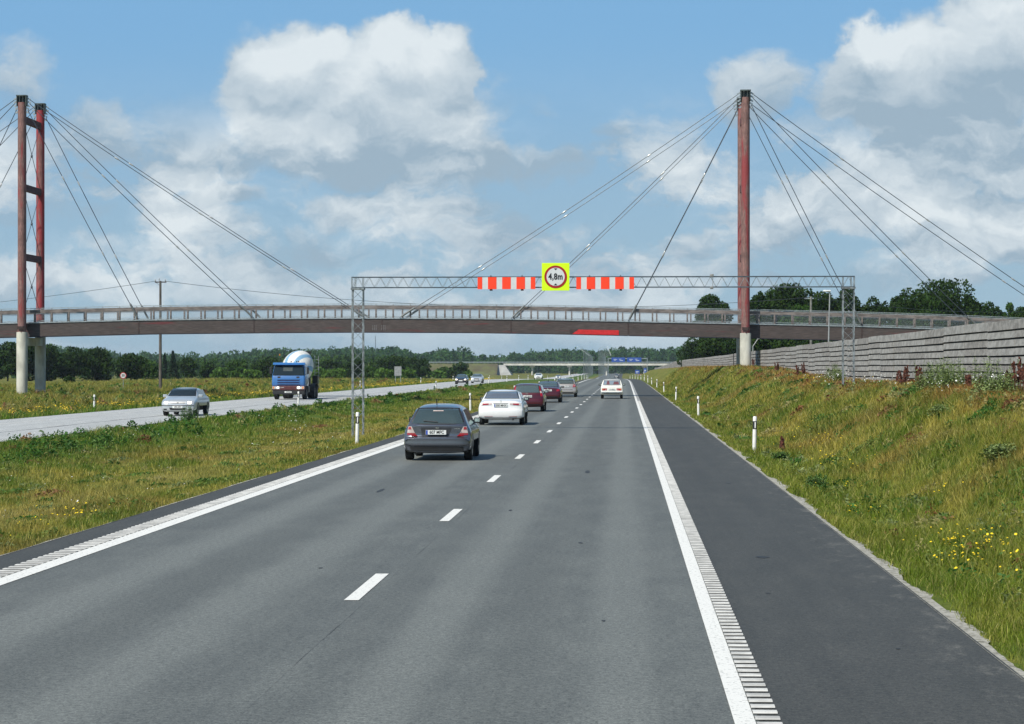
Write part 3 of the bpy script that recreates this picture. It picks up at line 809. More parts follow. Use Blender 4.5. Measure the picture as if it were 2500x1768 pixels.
# pylons: two round timber columns on concrete piers, cross beams, rod bracing, steel heads
M_XB = pmat('cross_beam_red', (0.10, 0.030, 0.028), 0.8, var=0.3)
def pylon(px, name, mats, ztop, flip):
    for (y, m_, zt_) in ((YCN, mats[0], ztop), (YCF, mats[1], ztop)):
        mb = MB(); zb = float(gz(px, y)) - 0.8
        mb.lathe([(0.445, zb), (0.445, deck(px) - 0.82), (0.42, deck(px) - 0.76)], 32, 'Z', (px, y, 0))
        mb.build('pier', M_CONC, bridge, bo, smooth=40)
        mb = MB()
        mb.lathe([(0.342, deck(px) - 0.76), (0.342, zt_ - 0.55)], 32, 'Z', (px, y, 0))
        col_ = mb.build('pylon_column', m_, bridge, bo, smooth=40)
        mb = MB(); mb.lathe([(0.375, zt_ - 9.0 + k_ * 0.0) for k_ in (0,)] + [(0.375, zt_ - 8.96)], 32, 'Z', (px, y, 0))
        # head: two flanges, web plates, cable lugs
        mb = MB()
        mb.box(px - 0.42, px + 0.42, y - 0.30, y + 0.30, zt_ - 0.06, zt_ + 0.04)
        mb.box(px - 0.40, px - 0.34, y - 0.28, y + 0.28, zt_ - 0.85, zt_ - 0.06)
        mb.box(px + 0.34, px + 0.40, y - 0.28, y + 0.28, zt_ - 0.85, zt_ - 0.06)
        mb.box(px - 0.36, px + 0.36, y - 0.04, y + 0.04, zt_ - 0.8, zt_ - 0.04)
        mb.box(px - 0.16, px - 0.12, y - 0.30, y + 0.30, zt_ - 0.9, zt_ - 0.06)
        mb.box(px + 0.12, px + 0.16, y - 0.30, y + 0.30, zt_ - 0.9, zt_ - 0.06)
        hd = mb.build('pylon_head', M_STEEL, bridge, bo)
        mb = MB()
        for s_ in (-1, 1):
            for i, (dx_, dz_) in enumerate(((0.50, -0.22), (0.52, -0.50), (0.46, -0.78), (0.40, -1.02), (0.36, -1.3))):
                mb.beam((px + s_ * (dx_ - 0.16), y, zt_ + dz_ + 0.1), (px + s_ * (dx_ + 0.16), y, zt_ + dz_ - 0.1), 0.10, 0.13)
        mb.build('cable_lugs', M_GALV, hd, bo)
        # bearing bracket where the girder meets the column
        if y == YCN:
            mb = MB(); d = deck(px)
            mb.box(px - 0.30, px + 0.30, y - 0.42, y - 0.37, d - 0.55, d - 0.30)
            mb.box(px - 0.05, px + 0.35, y + 0.30, YN - 0.02, d - 0.25, d - 0.05)
            mb.beam((px - 0.25, y - 0.43, d - 0.30), (px + 0.05, y - 0.43, d - 0.78), 0.05, 0.05)
            mb.beam((px + 0.25, y - 0.43, d - 0.25), (px + 0.02, y - 0.43, d - 0.78), 0.05, 0.05)
            mb.build('bearing_bracket', M_DARK, bridge, bo)
    for zc in (at(0, 291, YCN).z, at(0, 457, YCN).z, at(0, 627, YCN).z):
        mb = MB(); mb.box(px - 0.15, px + 0.15, YCN + 0.3, YCF - 0.3, zc - 0.27, zc + 0.27)
        mb.build('cross_beam', M_XB, bridge, bo)
    mb = MB(); mb.box(px - 0.3, px + 0.3, YCN + 0.42, YCF - 0.42, deck(px) - 1.85, deck(px) - 1.2)
    mb.build('pier_beam', M_CONC, bridge, bo)
    mb = MB(); mb.box(px - 0.18, px + 0.18, YCN + 0.35, YCF - 0.35, 5.0, 5.08)
    zz = [deck(px) + 0.6, at(0, 627, YCN).z, at(0, 457, YCN).z, at(0, 291, YCN).z]
    rod = MB()
    for a, b in zip(zz[:-1], zz[1:]):
        rod.tube([(px, YCN + 0.35, a + 0.3), (px, YCF - 0.35, b - 0.3)], 0.025, 6)
        rod.tube([(px + 0.06, YCF - 0.35, a + 0.3), (px + 0.06, YCN + 0.35, b - 0.3)], 0.025, 6)
        rod.lathe([(0.12, -0.03), (0.12, 0.09)], 12, 'X', (px, (YCN + YCF) / 2, (a + b) / 2))
    rod.build('rod_bracing', M_CABLE, bridge, bo)
ZTL, ZTR = at(54, 234, YCN).z, at(1820, 221, YCN).z
pylon(PL, 'left', (M_PYLON, M_PYLON2), ZTL, 1)
pylon(PR, 'right', (M_PYLON, M_PYLON), ZTR, 1)
# stay cables
M_SOCK = pmat('socket_steel', (0.17, 0.18, 0.18), 0.6, metal=0.3)
def cable(px, zt, y, s_, off, i):
    yd = YN - 0.12 if y == YCN else YF + 0.12
    hx = (0.62, 0.60, 0.46)[2 - i]; hz = (-0.32, -0.62, -1.15)[2 - i]
    a = Vector((px + s_ * hx, y, zt + hz)); xb_ = px + s_ * off
    b = Vector((xb_, yd, deck(xb_) + 0.05))
    mb = MB(); sag = 0.12 + 0.06 * i
    pts = []
    for k in range(25):
        t = k / 24; p = a.lerp(b, t); p.z -= sag * 4 * t * (1 - t); pts.append(p)
    mb.tube(pts, 0.031, 6)
    c = mb.build('stay_cable', M_CABLE, bridge, bo)
    d = (b - a).normalized()
    for t in ((0.32, 0.68), (0.33, 0.66), (0.26, 0.51, 0.76))[i]:
        p = a.lerp(b, t); p.z -= sag * 4 * t * (1 - t); mb = MB()
        mb.tube([p - d * 0.22, p - d * 0.1, p + d * 0.1, p + d * 0.22], [0.035, 0.062, 0.062, 0.035], 8)
        mb.build('cable_clamp', M_CLAMP, c, bo)
    mb = MB(); mb.tube([b - d * 1.5, b - d * 1.35, b - d * 0.2], [0.04, 0.085, 0.085], 8)
    mb.build('cable_socket', M_SOCK, c, bo)
for (px, zt) in ((PL, ZTL), (PR, ZTR)):
    for y in (YCN, YCF):
        for s_ in (-1, 1):
            for i, off in enumerate(OFFS):
                cable(px, zt, y, s_, off, i)
# slender piers under the right approach
for px in (PR + 13.5, PR + 24):
    mb = MB(); mb.lathe([(0.3, 1.2), (0.3, deck(px) - GH - 0.05)], 20, 'Z', (px, (YN + YF) / 2, 0))
    mb.build('approach_pier', M_CONC, bridge, bo, smooth=40)

# ------------------------------------------------------------------ height-limit gantry
YG0 = 86.0
xl, xr = at(874, 700, YG0).x, at(2071, 700, YG0).x
zt, zb = at(0, 679, YG0).z, at(0, 704, YG0).z
go = Vector((xl, YG0, float(gz(xl, YG0))))
gantry = thing('height_gantry', 'slim galvanised lattice gantry across the lanes in front of the footbridge', 'gantry', go)
M_LAT = pmat('lattice_galv', (0.26, 0.29, 0.30), 0.5, metal=0.35, var=0.25, scale=6)
M_LATD = pmat('lattice_chord', (0.085, 0.11, 0.13), 0.5, metal=0.4, var=0.2)
def leg(xc, z0, z1, tag_):
    mb = MB(); hw = 0.2; hd = 0.185
    cs = [(xc - hw, YG0 - hd), (xc + hw, YG0 - hd), (xc + hw, YG0 + hd), (xc - hw, YG0 + hd)]
    for c in cs: mb.beam((c[0], c[1], z0), (c[0], c[1], z1), 0.036, 0.036, up=(0, 1, 0))
    n = int((z1 - z0) / 0.38)
    for k in range(n):
        a, b = z0 + (z1 - z0) * k / n, z0 + (z1 - z0) * (k + 1) / n
        for i in range(4):
            p, q = cs[i], cs[(i + 1) % 4]
            if (k + i) % 2: p, q = q, p
            mb.beam((p[0], p[1], a), (q[0], q[1], b), 0.014, 0.014)
    l_ = mb.build('gantry_leg', M_LAT, gantry, go)
    cb = MB(); cb.box(xc - 0.25, xc + 0.25, YG0 - 0.24, YG0 + 0.24, z1, z1 + 0.07)
    cb.build('cap_plate', M_LAT, l_, go)
    return l_
leg(xl, float(gz(xl, YG0)) - 0.2, zb - 0.08, 'l')
leg(xr, float(gz(xr, YG0)) - 0.2, zb - 0.08, 'r')
mb = MB()
xa, xb = xl - 0.22, xr + 0.22
ch = [(YG0 - 0.18, zt), (YG0 + 0.18, zt), (YG0 - 0.18, zb), (YG0 + 0.18, zb)]
for (yy, zz) in ch: mb.beam((xa, yy, zz), (xb, yy, zz), 0.032, 0.032)
beam_ = mb.build('truss_chords', M_LATD, gantry, go)
mb = MB(); n = 44
for k in range(n):
    a, b = xa + (xb - xa) * k / n, xa + (xb - xa) * (k + 1) / n
    m_ = (a + b) / 2
    for yy in (YG0 - 0.18, YG0 + 0.18):
        mb.beam((a, yy, zb), (m_, yy, zt), 0.011, 0.011); mb.beam((m_, yy, zt), (b, yy, zb), 0.011, 0.011)
    mb.beam((a, YG0 - 0.18, zb), (m_, YG0 + 0.18, zb), 0.010, 0.010); mb.beam((a, YG0 - 0.18, zt), (m_, YG0 + 0.18, zt), 0.014, 0.014)
for xx in (xa, xa + 0.12, xb, xb - 0.12, xl + 0.2, xr - 0.2):
    mb.beam((xx, YG0 - 0.18, zb), (xx, YG0 - 0.18, zt), 0.025, 0.025); mb.beam((xx, YG0 + 0.18, zb), (xx, YG0 + 0.18, zt), 0.025, 0.025)
mb.build('truss_lacing', M_LAT, beam_, go)
# small flood box hanging on the truss
xx = at(1737, 0, YG0).x
mb = MB(); mb.bbox(xx - 0.07, xx + 0.07, YG0 - 0.3, YG0 - 0.12, zt - 0.02, zt + 0.09, 0.02); mb.beam((xx + 0.04, YG0 - 0.22, zt), (xx + 0.04, YG0 - 0.22, zb), 0.02)
mb.bbox(xx - 0.06, xx + 0.06, YG0 - 0.3, YG0 - 0.12, zb - 0.08, zb + 0.02, 0.02)
mb.build('clamp_box', pmat('clamp_grey', (0.3, 0.3, 0.29), 0.5, var=0.2), gantry, go)

# signs on the gantry
M_ORANGE = pmat('fluorescent_orange', (0.95, 0.055, 0.012), 0.45, var=0.02)
M_SIGNW = pmat('sign_white', (0.60, 0.62, 0.62), 0.45, var=0.03)
M_LIME = pmat('fluorescent_lime', (0.66, 1.0, 0.0), 0.45, var=0.02)
M_SRED = pmat('sign_red', (0.36, 0.014, 0.010), 0.4, var=0.05)
M_BLACK = pmat('sign_black', (0.012, 0.012, 0.013), 0.5, var=0.1)
YS = YG0 - 0.36
def board(px0, px1, label):
    a, b = at(px0, 677, YS), at(px1, 706, YS)
    o = thing('striped_board', label, 'warning board', ((a.x + b.x) / 2, YS, (a.z + b.z) / 2), group='striped warning boards on the gantry')
    W_ = b.x - a.x; H_ = a.z - b.z; x = -W_ / 2
    mb = MB(); mb.box(-W_ / 2, W_ / 2, 0.004, 0.022, -H_ / 2, H_ / 2)
    bd = mb.build('backing_panel', M_SIGNW, o)
    widths = [0.065, 0.080, 0.120, 0.080, 0.120, 0.080, 0.120, 0.080, 0.065]
    tot = sum(widths)
    for i, w_ in enumerate(widths):
        w_ = w_ / tot * W_
        if i % 2 == 0:
            mb = MB(); mb.box(x, x + w_, -0.004, 0.003, -H_ / 2, H_ / 2); mb.build('orange_stripe', M_ORANGE, o)
        x += w_
    for xx in (-W_ * 0.27, W_ * 0.27):
        mb = MB(); mb.box(xx - 0.05, xx + 0.05, 0.023, 0.30, H_ / 2 - 0.02, H_ / 2 + 0.03); mb.box(xx - 0.05, xx + 0.05, 0.023, 0.30, -H_ / 2 - 0.05, -H_ / 2 + 0.0); mb.box(xx - 0.02, xx + 0.01, 0.1, 0.16, H_ / 2 + 0.03, H_ / 2 + 0.08)
        mb.build('mounting_clamp', M_DARK, o)
board(1166, 1307, 'orange and white striped board left of the height sign')
board(1407, 1548, 'orange and white striped board right of the height sign')

def text_mesh(body, size, font_scale_x=1.0, bold=0.0, extrude=0.002, spacing=1.0):
    cu = bpy.data.curves.new('txt', 'FONT'); cu.body = body; cu.size = size
    cu.align_x = 'CENTER'; cu.align_y = 'CENTER'; cu.extrude = extrude; cu.offset = bold; cu.space_character = spacing
    ob = bpy.data.objects.new('txt', cu); sc.collection.objects.link(ob)
    dg = bpy.context.evaluated_depsgraph_get(); dg.update()
    me = bpy.data.meshes.new_from_object(ob.evaluated_get(dg))
    bpy.data.objects.remove(ob); bpy.data.curves.remove(cu)
    # stand upright facing -Y
    me.transform(Matrix(((font_scale_x, 0, 0, 0), (0, 0, -1, 0), (0, 1, 0, 0), (0, 0, 0, 1))))
    return me
def text_obj(name, body, size, mat, parent, loc, rz=0.0, **kw):
    me = text_mesh(body, size, **kw); me.materials.clear(); me.materials.append(mat)
    o = bpy.data.objects.new(name, me); sc.collection.objects.link(o); o.parent = parent; o.location = loc; o.rotation_euler = (0, 0, rz)
    return o
c = at(1356.5, 676, YS - 0.06)
hs = thing('height_sign', 'lime square sign reading 4,8m inside a red ring', 'road sign', c)
S_ = 67.5 / F * YS / 2
mb = MB(); mb.bbox(-S_, S_, 0.0, 0.03, -S_, S_, 0.008); mb.build('sign_plate', M_LIME, hs)
R_ = S_ * 0.82
mb = MB(); mb.lathe([(R_, -0.012), (R_, -0.002)], 64, 'Y'); mb.build('red_ring', M_SRED, hs, fixn=True)
mb = MB(); mb.lathe([(R_ * 0.80, -0.018), (R_ * 0.80, -0.013)], 64, 'Y'); disc = mb.build('white_disc', M_SIGNW, hs, fixn=True)
text_obj('lettering', '4,8m', 0.317, M_BLACK, disc, (0, -0.024, 0.0), font_scale_x=0.80, bold=0.010, spacing=1.08)
for s_ in (1, -1):
    mb = MB(); y_ = -0.024; zz = s_ * R_ * 0.66
    mb.add([(-0.065, y_, zz + s_ * 0.035), (0.065, y_, zz + s_ * 0.035), (0, y_, zz - s_ * 0.035), (-0.065, y_ + 0.005, zz + s_ * 0.035), (0.065, y_ + 0.005, zz + s_ * 0.035), (0, y_ + 0.005, zz - s_ * 0.035)],
           [(0, 1, 2), (3, 5, 4), (0, 3, 4, 1), (1, 4, 5, 2), (2, 5, 3, 0)])
    mb.build('arrow_mark', M_BLACK, disc, fixn=True)
mb = MB(); mb.box(-0.3, 0.3, 0.031, 0.2, 0.14, 0.18); mb.box(-0.3, 0.3, 0.031, 0.2, -0.3, -0.26); mb.build('mounting_clamp', M_DARK, hs)

# ------------------------------------------------------------------ noise barrier
M_PLANK = pmat('barrier_plank', (0.36, 0.35, 0.325), 0.9, col2=(0.235, 0.226, 0.208), scale=2.2, stretch=(1, 1.0, 2.2), bump=0.5, bscale=22, world_pos=True)
M_PLANK2 = pmat('barrier_plank_dark', (0.31, 0.295, 0.27), 0.9, col2=(0.185, 0.175, 0.16), scale=2.5, stretch=(1, 1.1, 2.0), bump=0.5, bscale=22, world_pos=True)
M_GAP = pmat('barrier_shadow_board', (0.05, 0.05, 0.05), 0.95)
XW = 10.82
def barrier(y0, y1, x_, label, seed):
    rr = random.Random(seed)
    o = thing('noise_barrier', label, 'noise barrier', (x_, y0, 1.7), group=None)
    og = Vector((x_, y0, 1.7))
    y = y0
    def top(y): return 3.70 - 2.2 * 0 + float(pz(y)) * 0.6 - (0.9 * min(1, max(0, (y - 480) / 160.0)))
    while y < y1 - 0.1:
        ye = min(y + 4.8, y1)
        mb = MB(); dzp = rr.uniform(-0.022, 0.022); xo = rr.uniform(-0.012, 0.012)
        z = top(y) + dzp; s0, s1 = float(sx(y)), float(sx(ye))
        zbot = float(gz(x_ + s0 - 0.3, y)) - 0.25
        k = 0
        while z > zbot and k < 11:
            jit = rr.uniform(-0.006, 0.006); t = 0.190 if k else 0.264
            mb.cur = 0 if rr.random() < 0.65 else 1
            xa_ = x_ + s0 + xo + jit; xb_ = x_ + s1 + xo + jit
            # clapboard section: foot stands proud, head tucked in
            ya, yb = y + 0.01, ye - 0.01
            vs = []
            for (yy, xx) in ((ya, xa_), (yb, xb_)):
                d2 = rr.uniform(-0.006, 0.006)
                vs += [(xx - 0.035, yy, z - t + d2), (xx - 0.012, yy, z + d2), (xx + 0.07, yy, z + d2), (xx + 0.07, yy, z - t + d2)]
            mb.add(vs, [(4, 0, 1, 5)[::-1], (5, 1, 2, 6)[::-1], (7, 3, 0, 4)[::-1], (0, 3, 2, 1)[::-1], (4, 5, 6, 7)[::-1]])
            z -= 0.243 if k else 0.317; k += 1
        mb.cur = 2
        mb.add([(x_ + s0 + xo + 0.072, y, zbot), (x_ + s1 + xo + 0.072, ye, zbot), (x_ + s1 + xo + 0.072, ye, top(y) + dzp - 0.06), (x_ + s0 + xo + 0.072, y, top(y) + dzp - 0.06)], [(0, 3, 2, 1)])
        mb.build('barrier_panel', [M_PLANK, M_PLANK2, M_GAP], o, og, fixn=False)
        y = ye
    return o
barrier(45, 228, XW, 'grey plank noise barrier along the slope on the near side of the gap', 3)
b2 = barrier(232.0, 690, XW + 0.35, 'grey plank noise barrier running from the dark gap into the distance', 5)
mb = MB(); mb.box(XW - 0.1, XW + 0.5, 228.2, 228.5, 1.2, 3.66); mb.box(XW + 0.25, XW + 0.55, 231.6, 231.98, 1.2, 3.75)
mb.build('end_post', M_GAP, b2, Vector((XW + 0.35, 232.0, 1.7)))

# ------------------------------------------------------------------ delineator posts
M_POST = pmat('post_white', (0.82, 0.80, 0.76), 0.5, var=0.06, scale=6)
M_BAND = pmat('post_black', (0.02, 0.02, 0.02), 0.5)
M_REFL = pmat('post_reflector', (0.78, 0.78, 0.76), 0.2, coat=0.5)
def make_post(label, loc, side):
    o = thing('delineator_post', label, 'road post', loc, group='white roadside delineator posts')
    mb = MB(); h = 1.02
    mb.lathe([(0.058, -0.2), (0.056, 0.66)], 14); mb.lathe([(0.0565, 0.885), (0.057, h - 0.03), (0.045, h)], 14)
    mb.build('post_body', M_POST, o, smooth=40)
    mb = MB(); mb.lathe([(0.0575, 0.661), (0.0575, 0.884)], 14, closed=True); b_ = mb.build('black_band', M_BAND, o, smooth=40)
    mb = MB(); mb.bbox(0.008 - 0.018, 0.008 + 0.018, -0.064, -0.052, 0.69, 0.86, 0.003); mb.build('reflector', M_REFL, b_)
    return o
proto = None
def put_post(x, y, label, tilt=0.0):
    global proto
    loc = Vector((x + float(sx(y)), y, float(gz(x + float(sx(y)), y))))
    if proto is None:
        proto = make_post(label, loc, 1); o = proto
    else:
        o = copy_tree(proto, None, label=label); o.location = loc
    o.rotation_euler = (0, tilt, 0)
    return o
rp = random.Random(8)
def rows_of(name, x, ys, extra=''):
    for i, y in enumerate(ys):
        nth = ORD[i] if i < len(ORD) else str(i + 1) + 'th'
        put_post(x, y, f'white post, {nth} from the viewer {name}', rp.uniform(-0.03, 0.03) if i else 0.02)
rows_of('on the right verge', 3.62, [64.6, 113.5, 164, 214, 262, 312, 362, 412, 462, 512, 562, 615, 670])
rows_of('on the median edge beside our lanes', -8.5, [72.5, 126, 176, 228, 278, 328, 378, 428, 478, 530, 585, 640])
rows_of('on the median edge by the oncoming lanes', -19.75, [138, 239, 332, 385, 432, 480, 530, 580, 640])
rows_of('on the verge beyond the oncoming lanes', -29.9, [128, 258, 335, 400, 460, 520, 580])

# ------------------------------------------------------------------ poles, wires, lamps, signs
M_POLEW = pmat('pole_timber', (0.115, 0.10, 0.085), 0.9, var=0.25, scale=3, stretch=(3, 3, 0.4))
p0 = at(391.5, 954, 226); ptop = at(391.5, 686, 226)
up = thing('utility_pole', 'brown timber utility pole standing in the field left of the mixer truck', 'utility pole', (p0.x, p0.y, float(gz(p0.x, 226))))
uo = up.location.copy()
mb = MB(); mb.tube([(p0.x, 226, uo.z - 0.5), (p0.x, 226, ptop.z)], [0.17, 0.11], 12); mb.build('pole', M_POLEW, up, uo, smooth=40)
mb = MB(); mb.beam((p0.x - 0.55, 226, ptop.z - 0.12), (p0.x + 0.6, 226, ptop.z - 0.12), 0.09, 0.11)
mb.beam((p0.x - 0.5, 226, ptop.z - 0.12), (p0.x, 226, ptop.z - 0.5), 0.03); mb.build('crossarm', M_DARK, up, uo)
for dx_ in (-0.5, -0.12, 0.5):
    mb = MB(); mb.lathe([(0.03, 0), (0.06, 0.06), (0.04, 0.12), (0.06, 0.18), (0.02, 0.24)], 10, 'Z', (p0.x + dx_, 226, ptop.z - 0.065 + (0.1 if dx_ == -0.12 else 0))); mb.build('insulator', M_CLAMP, up, uo, smooth=True)
M_POLEC = pmat('pole_concrete', (0.20, 0.20, 0.18), 0.9, var=0.2)
q0 = at(1980, 860, 238); qtop = at(1980, 724, 238)
up2 = thing('utility_pole', 'grey concrete utility pole in front of the trees right of the pylon', 'utility pole', (q0.x, 238, 1.6)); vo = up2.location.copy()
mb = MB(); mb.tube([(q0.x, 238, 1.2), (q0.x, 238, qtop.z)], [0.15, 0.11], 12); mb.build('pole', M_POLEC, up2, vo, smooth=40)
mb = MB(); mb.beam((q0.x - 0.7, 238, qtop.z - 0.2), (q0.x + 0.3, 238, qtop.z - 0.2), 0.08, 0.1); mb.build('crossarm', M_GALV, up2, vo)
def wire(a, b, sag, n=40, r=0.022):
    mb = MB(); pts = []
    for k in range(n + 1):
        t = k / n; p = Vector(a).lerp(Vector(b), t); p.z -= sag * 4 * t * (1 - t); pts.append(p)
    mb.tube(pts, r, 5); return mb
wa = (p0.x + 0.5, 226, ptop.z - 0.02)
wire(wa, (q0.x - 0.3, 238, qtop.z - 0.1), 1.75).build('overhead_wire', M_CABLE)
tag(bpy.data.objects['overhead_wire'], 'thin overhead wire sagging across the road behind the footbridge', 'wire')
o = wire((p0.x - 0.5, 226, ptop.z - 0.02), at(-420, 770, 262), 0.5).build('overhead_wire', M_CABLE)
tag(o, 'thin overhead wire running left from the timber pole', 'wire')
o = wire((q0.x + 0.3, 238, qtop.z - 0.1), at(2700, 745, 300), 1.2, r=0.02).build('overhead_wire', M_CABLE)
tag(o, 'thin overhead wire in front of the trees on the right', 'wire')
# lamp behind the barrier
M_LAMPP = pmat('lamp_post_galv', (0.34, 0.35, 0.35), 0.5, metal=0.2, var=0.1)
M_HEAD = pmat('lamp_head', (0.8, 0.82, 0.82), 0.35, var=0.05)
l0 = at(2021, 900, 152); ltop = at(2026, 712, 152)
lp = thing('street_lamp', 'slim grey street lamp behind the noise barrier beside the gantry leg', 'street lamp', (l0.x, 152, float(gz(l0.x, 152)))); lo = lp.location.copy()
mb = MB(); mb.tube([(l0.x, 152, lo.z - 0.2), (ltop.x, 152, ltop.z)], [0.055, 0.04], 12); mb.build('lamp_post', M_LAMPP, lp, lo, smooth=40)
mb = MB(); mb.tube([(ltop.x, 152, ltop.z - 0.05), (ltop.x - 0.3, 152, ltop.z + 0.04)], 0.04, 8); mb.build('lamp_arm', M_LAMPP, lp, lo)
mb = MB(); mb.bbox(ltop.x - 0.42 - 0.02, ltop.x + 0.06, 151.85, 152.15, ltop.z - 0.0, ltop.z + 0.1, 0.04); mb.build('lamp_head', M_HEAD, lp, lo, smooth=40)
# slanting floodlight arm under the bridge on the right
f0, f1 = at(1838, 846, 215), at(1851, 827, 215)
fl = thing('camera_pole', 'thin pole with a slanting white arm under the footbridge beside the right pier', 'pole', (f0.x, 215, 1.6)); fo = fl.location.copy()
mb = MB(); mb.tube([(f0.x, 215, 1.3), f0], 0.05, 8); mb.tube([f0, f1], 0.045, 8); mb.build('pole', M_LAMPP, fl, fo)
mb = MB(); mb.bbox(f1.x - 0.1, f1.x + 0.12, 214.9, 215.1, f1.z - 0.05, f1.z + 0.12, 0.03); mb.build('lamp_head', M_HEAD, fl, fo)

# 50 sign on a thin post in the left field
s0 = at(301, 917, 228)
sg = thing('speed_sign', 'round 50 speed limit sign on a thin post in the left field', 'road sign', (s0.x, 228, float(gz(s0.x, 228)))); so_ = sg.location.copy()
mb = MB(); mb.tube([(s0.x, 228, so_.z - 0.2), (s0.x, 228, s0.z + 0.2)], 0.03, 8); mb.build('sign_post', M_GALV, sg, so_)
mb = MB(); mb.lathe([(0.33, 227.93), (0.33, 227.96)], 40, 'Y', (s0.x, 0, s0.z)); pl = mb.build('sign_plate', M_SRED, sg, so_, fixn=True)
mb = MB(); mb.lathe([(0.255, 227.922), (0.255, 227.928)], 40, 'Y', (s0.x, 0, s0.z)); wd = mb.build('white_disc', M_SIGNW, pl, so_, fixn=True)
text_obj('lettering', '50', 0.33, M_BLACK, pl, (s0.x - so_.x, 227.912 - 228, s0.z - so_.z), bold=0.008)
# grey back of an information board
g0, g1 = at(963, 895, 345), at(980, 918, 345)
ib = thing('information_board', 'grey back of an information board among the bushes', 'road sign', ((g0.x + g1.x) / 2, 345, float(gz(g0.x, 345)))); io = ib.location.copy()
mb = MB(); mb.box(g0.x, g1.x, 345, 345.06, g1.z, g0.z)
for k in range(6):
    zz = g1.z + (g0.z - g1.z) * (k + 0.5) / 6; mb.box(g0.x + 0.01, g1.x - 0.01, 344.96, 344.997, zz - 0.03, zz + 0.03)
mb.build('board', pmat('sign_back_grey', (0.40, 0.40, 0.40), 0.5, metal=0.3, var=0.1), ib, io)
for xx in (g0.x + 0.15, g1.x - 0.15):
    mb = MB(); mb.beam((xx, 345.1, io.z - 0.1), (xx, 345.1, g0.z - 0.1), 0.07, 0.07, up=(0, 1, 0)); mb.build('leg', M_GALV, ib, io)
# small blue signs beside the far exit
M_BLUE = pmat('sign_blue', (0.02, 0.075, 0.34), 0.45, var=0.08)
M_BLUEW = pmat('sign_blue_white', (0.45, 0.5, 0.6), 0.45)
for (px, py, ww, hh, lab) in ((1556, 908, 1.5, 1.3, 'small blue and white sign beside the exit, right of the far dark car'), (1575, 905, 0.9, 1.6, 'narrow blue sign near the end of the noise barrier')):
    Y_ = 780; c = at(px, py, Y_)
    o = thing('direction_sign', lab, 'road sign', (c.x, Y_, float(gz(c.x, Y_)))); oo = o.location.copy()
    mb = MB(); mb.box(c.x - ww / 2, c.x + ww / 2, Y_, Y_ + 0.06, c.z - hh / 2, c.z + hh / 2); mb.build('sign_plate', M_BLUE, o, oo)
    mb = MB(); mb.box(c.x - ww * 0.35, c.x + ww * 0.3, Y_ - 0.02, Y_ - 0.004, c.z - hh * 0.1, c.z + hh * 0.16); mb.box(c.x - ww * 0.3, c.x + ww * 0.1, Y_ - 0.02, Y_ - 0.004, c.z - hh * 0.36, c.z - hh * 0.22); mb.build('white_marks', M_BLUEW, o, oo)
    for q in (-1, 1):
        mb = MB(); mb.beam((c.x + q * ww * 0.3, Y_ + 0.1, oo.z - 0.2), (c.x + q * ww * 0.3, Y_ + 0.1, c.z), 0.08, 0.08, up=(0, 1, 0)); mb.build('leg', M_GALV, o, oo)
# overhead direction gantry far ahead
YD = 1010
d0 = at(1493, 884, YD)
dg_ = thing('sign_gantry', 'distant overhead gantry with blue direction signs', 'gantry', (d0.x - 1.5, YD, float(pz(YD)))); do = dg_.location.copy()
xe = at(1580, 884, YD).x
mb = MB(); zt_ = at(0, 874, YD).z
mb.beam((d0.x - 1.5, YD, zt_ - 0.3), (xe, YD, zt_ - 0.3), 0.3, 0.3); mb.build('gantry_beam', M_GALV, dg_, do)
for xx in (d0.x - 1.5, xe):
    mb = MB(); mb.beam((xx, YD, do.z - 0.3), (xx, YD, zt_), 0.3, 0.3, up=(0, 1, 0)); mb.build('leg', M_GALV, dg_, do)
for i, (pa, pb, lab) in enumerate(((1493, 1526, 'blue overhead direction sign on the far gantry, left one'), (1531, 1566, 'blue overhead direction sign on the far gantry, right one'))):
    a, b = at(pa, 873, YD - 0.3), at(pb, 884, YD - 0.3)
    o = thing('direction_sign', lab, 'road sign', ((a.x + b.x) / 2, YD - 0.3, (a.z + b.z) / 2), group='blue signs on the far gantry'); W_ = (b.x - a.x) / 2; H_ = (a.z - b.z) / 2
    mb = MB(); mb.box(-W_, W_, 0, 0.1, -H_, H_); mb.build('sign_plate', M_BLUE, o)
    mb = MB()
    for (u, v_, uw, vh) in ((-0.7, 0.2, 0.5, 0.14), (-0.65, -0.3, 0.3, 0.12), (0.1, 0.25, 0.35, 0.12), (0.2, -0.35, 0.5, 0.16)):
        mb.box(W_ * u, W_ * (u + uw), -0.03, -0.004, H_ * (v_ - vh), H_ * (v_ + vh))
    mb.build('white_marks', M_BLUEW, o)

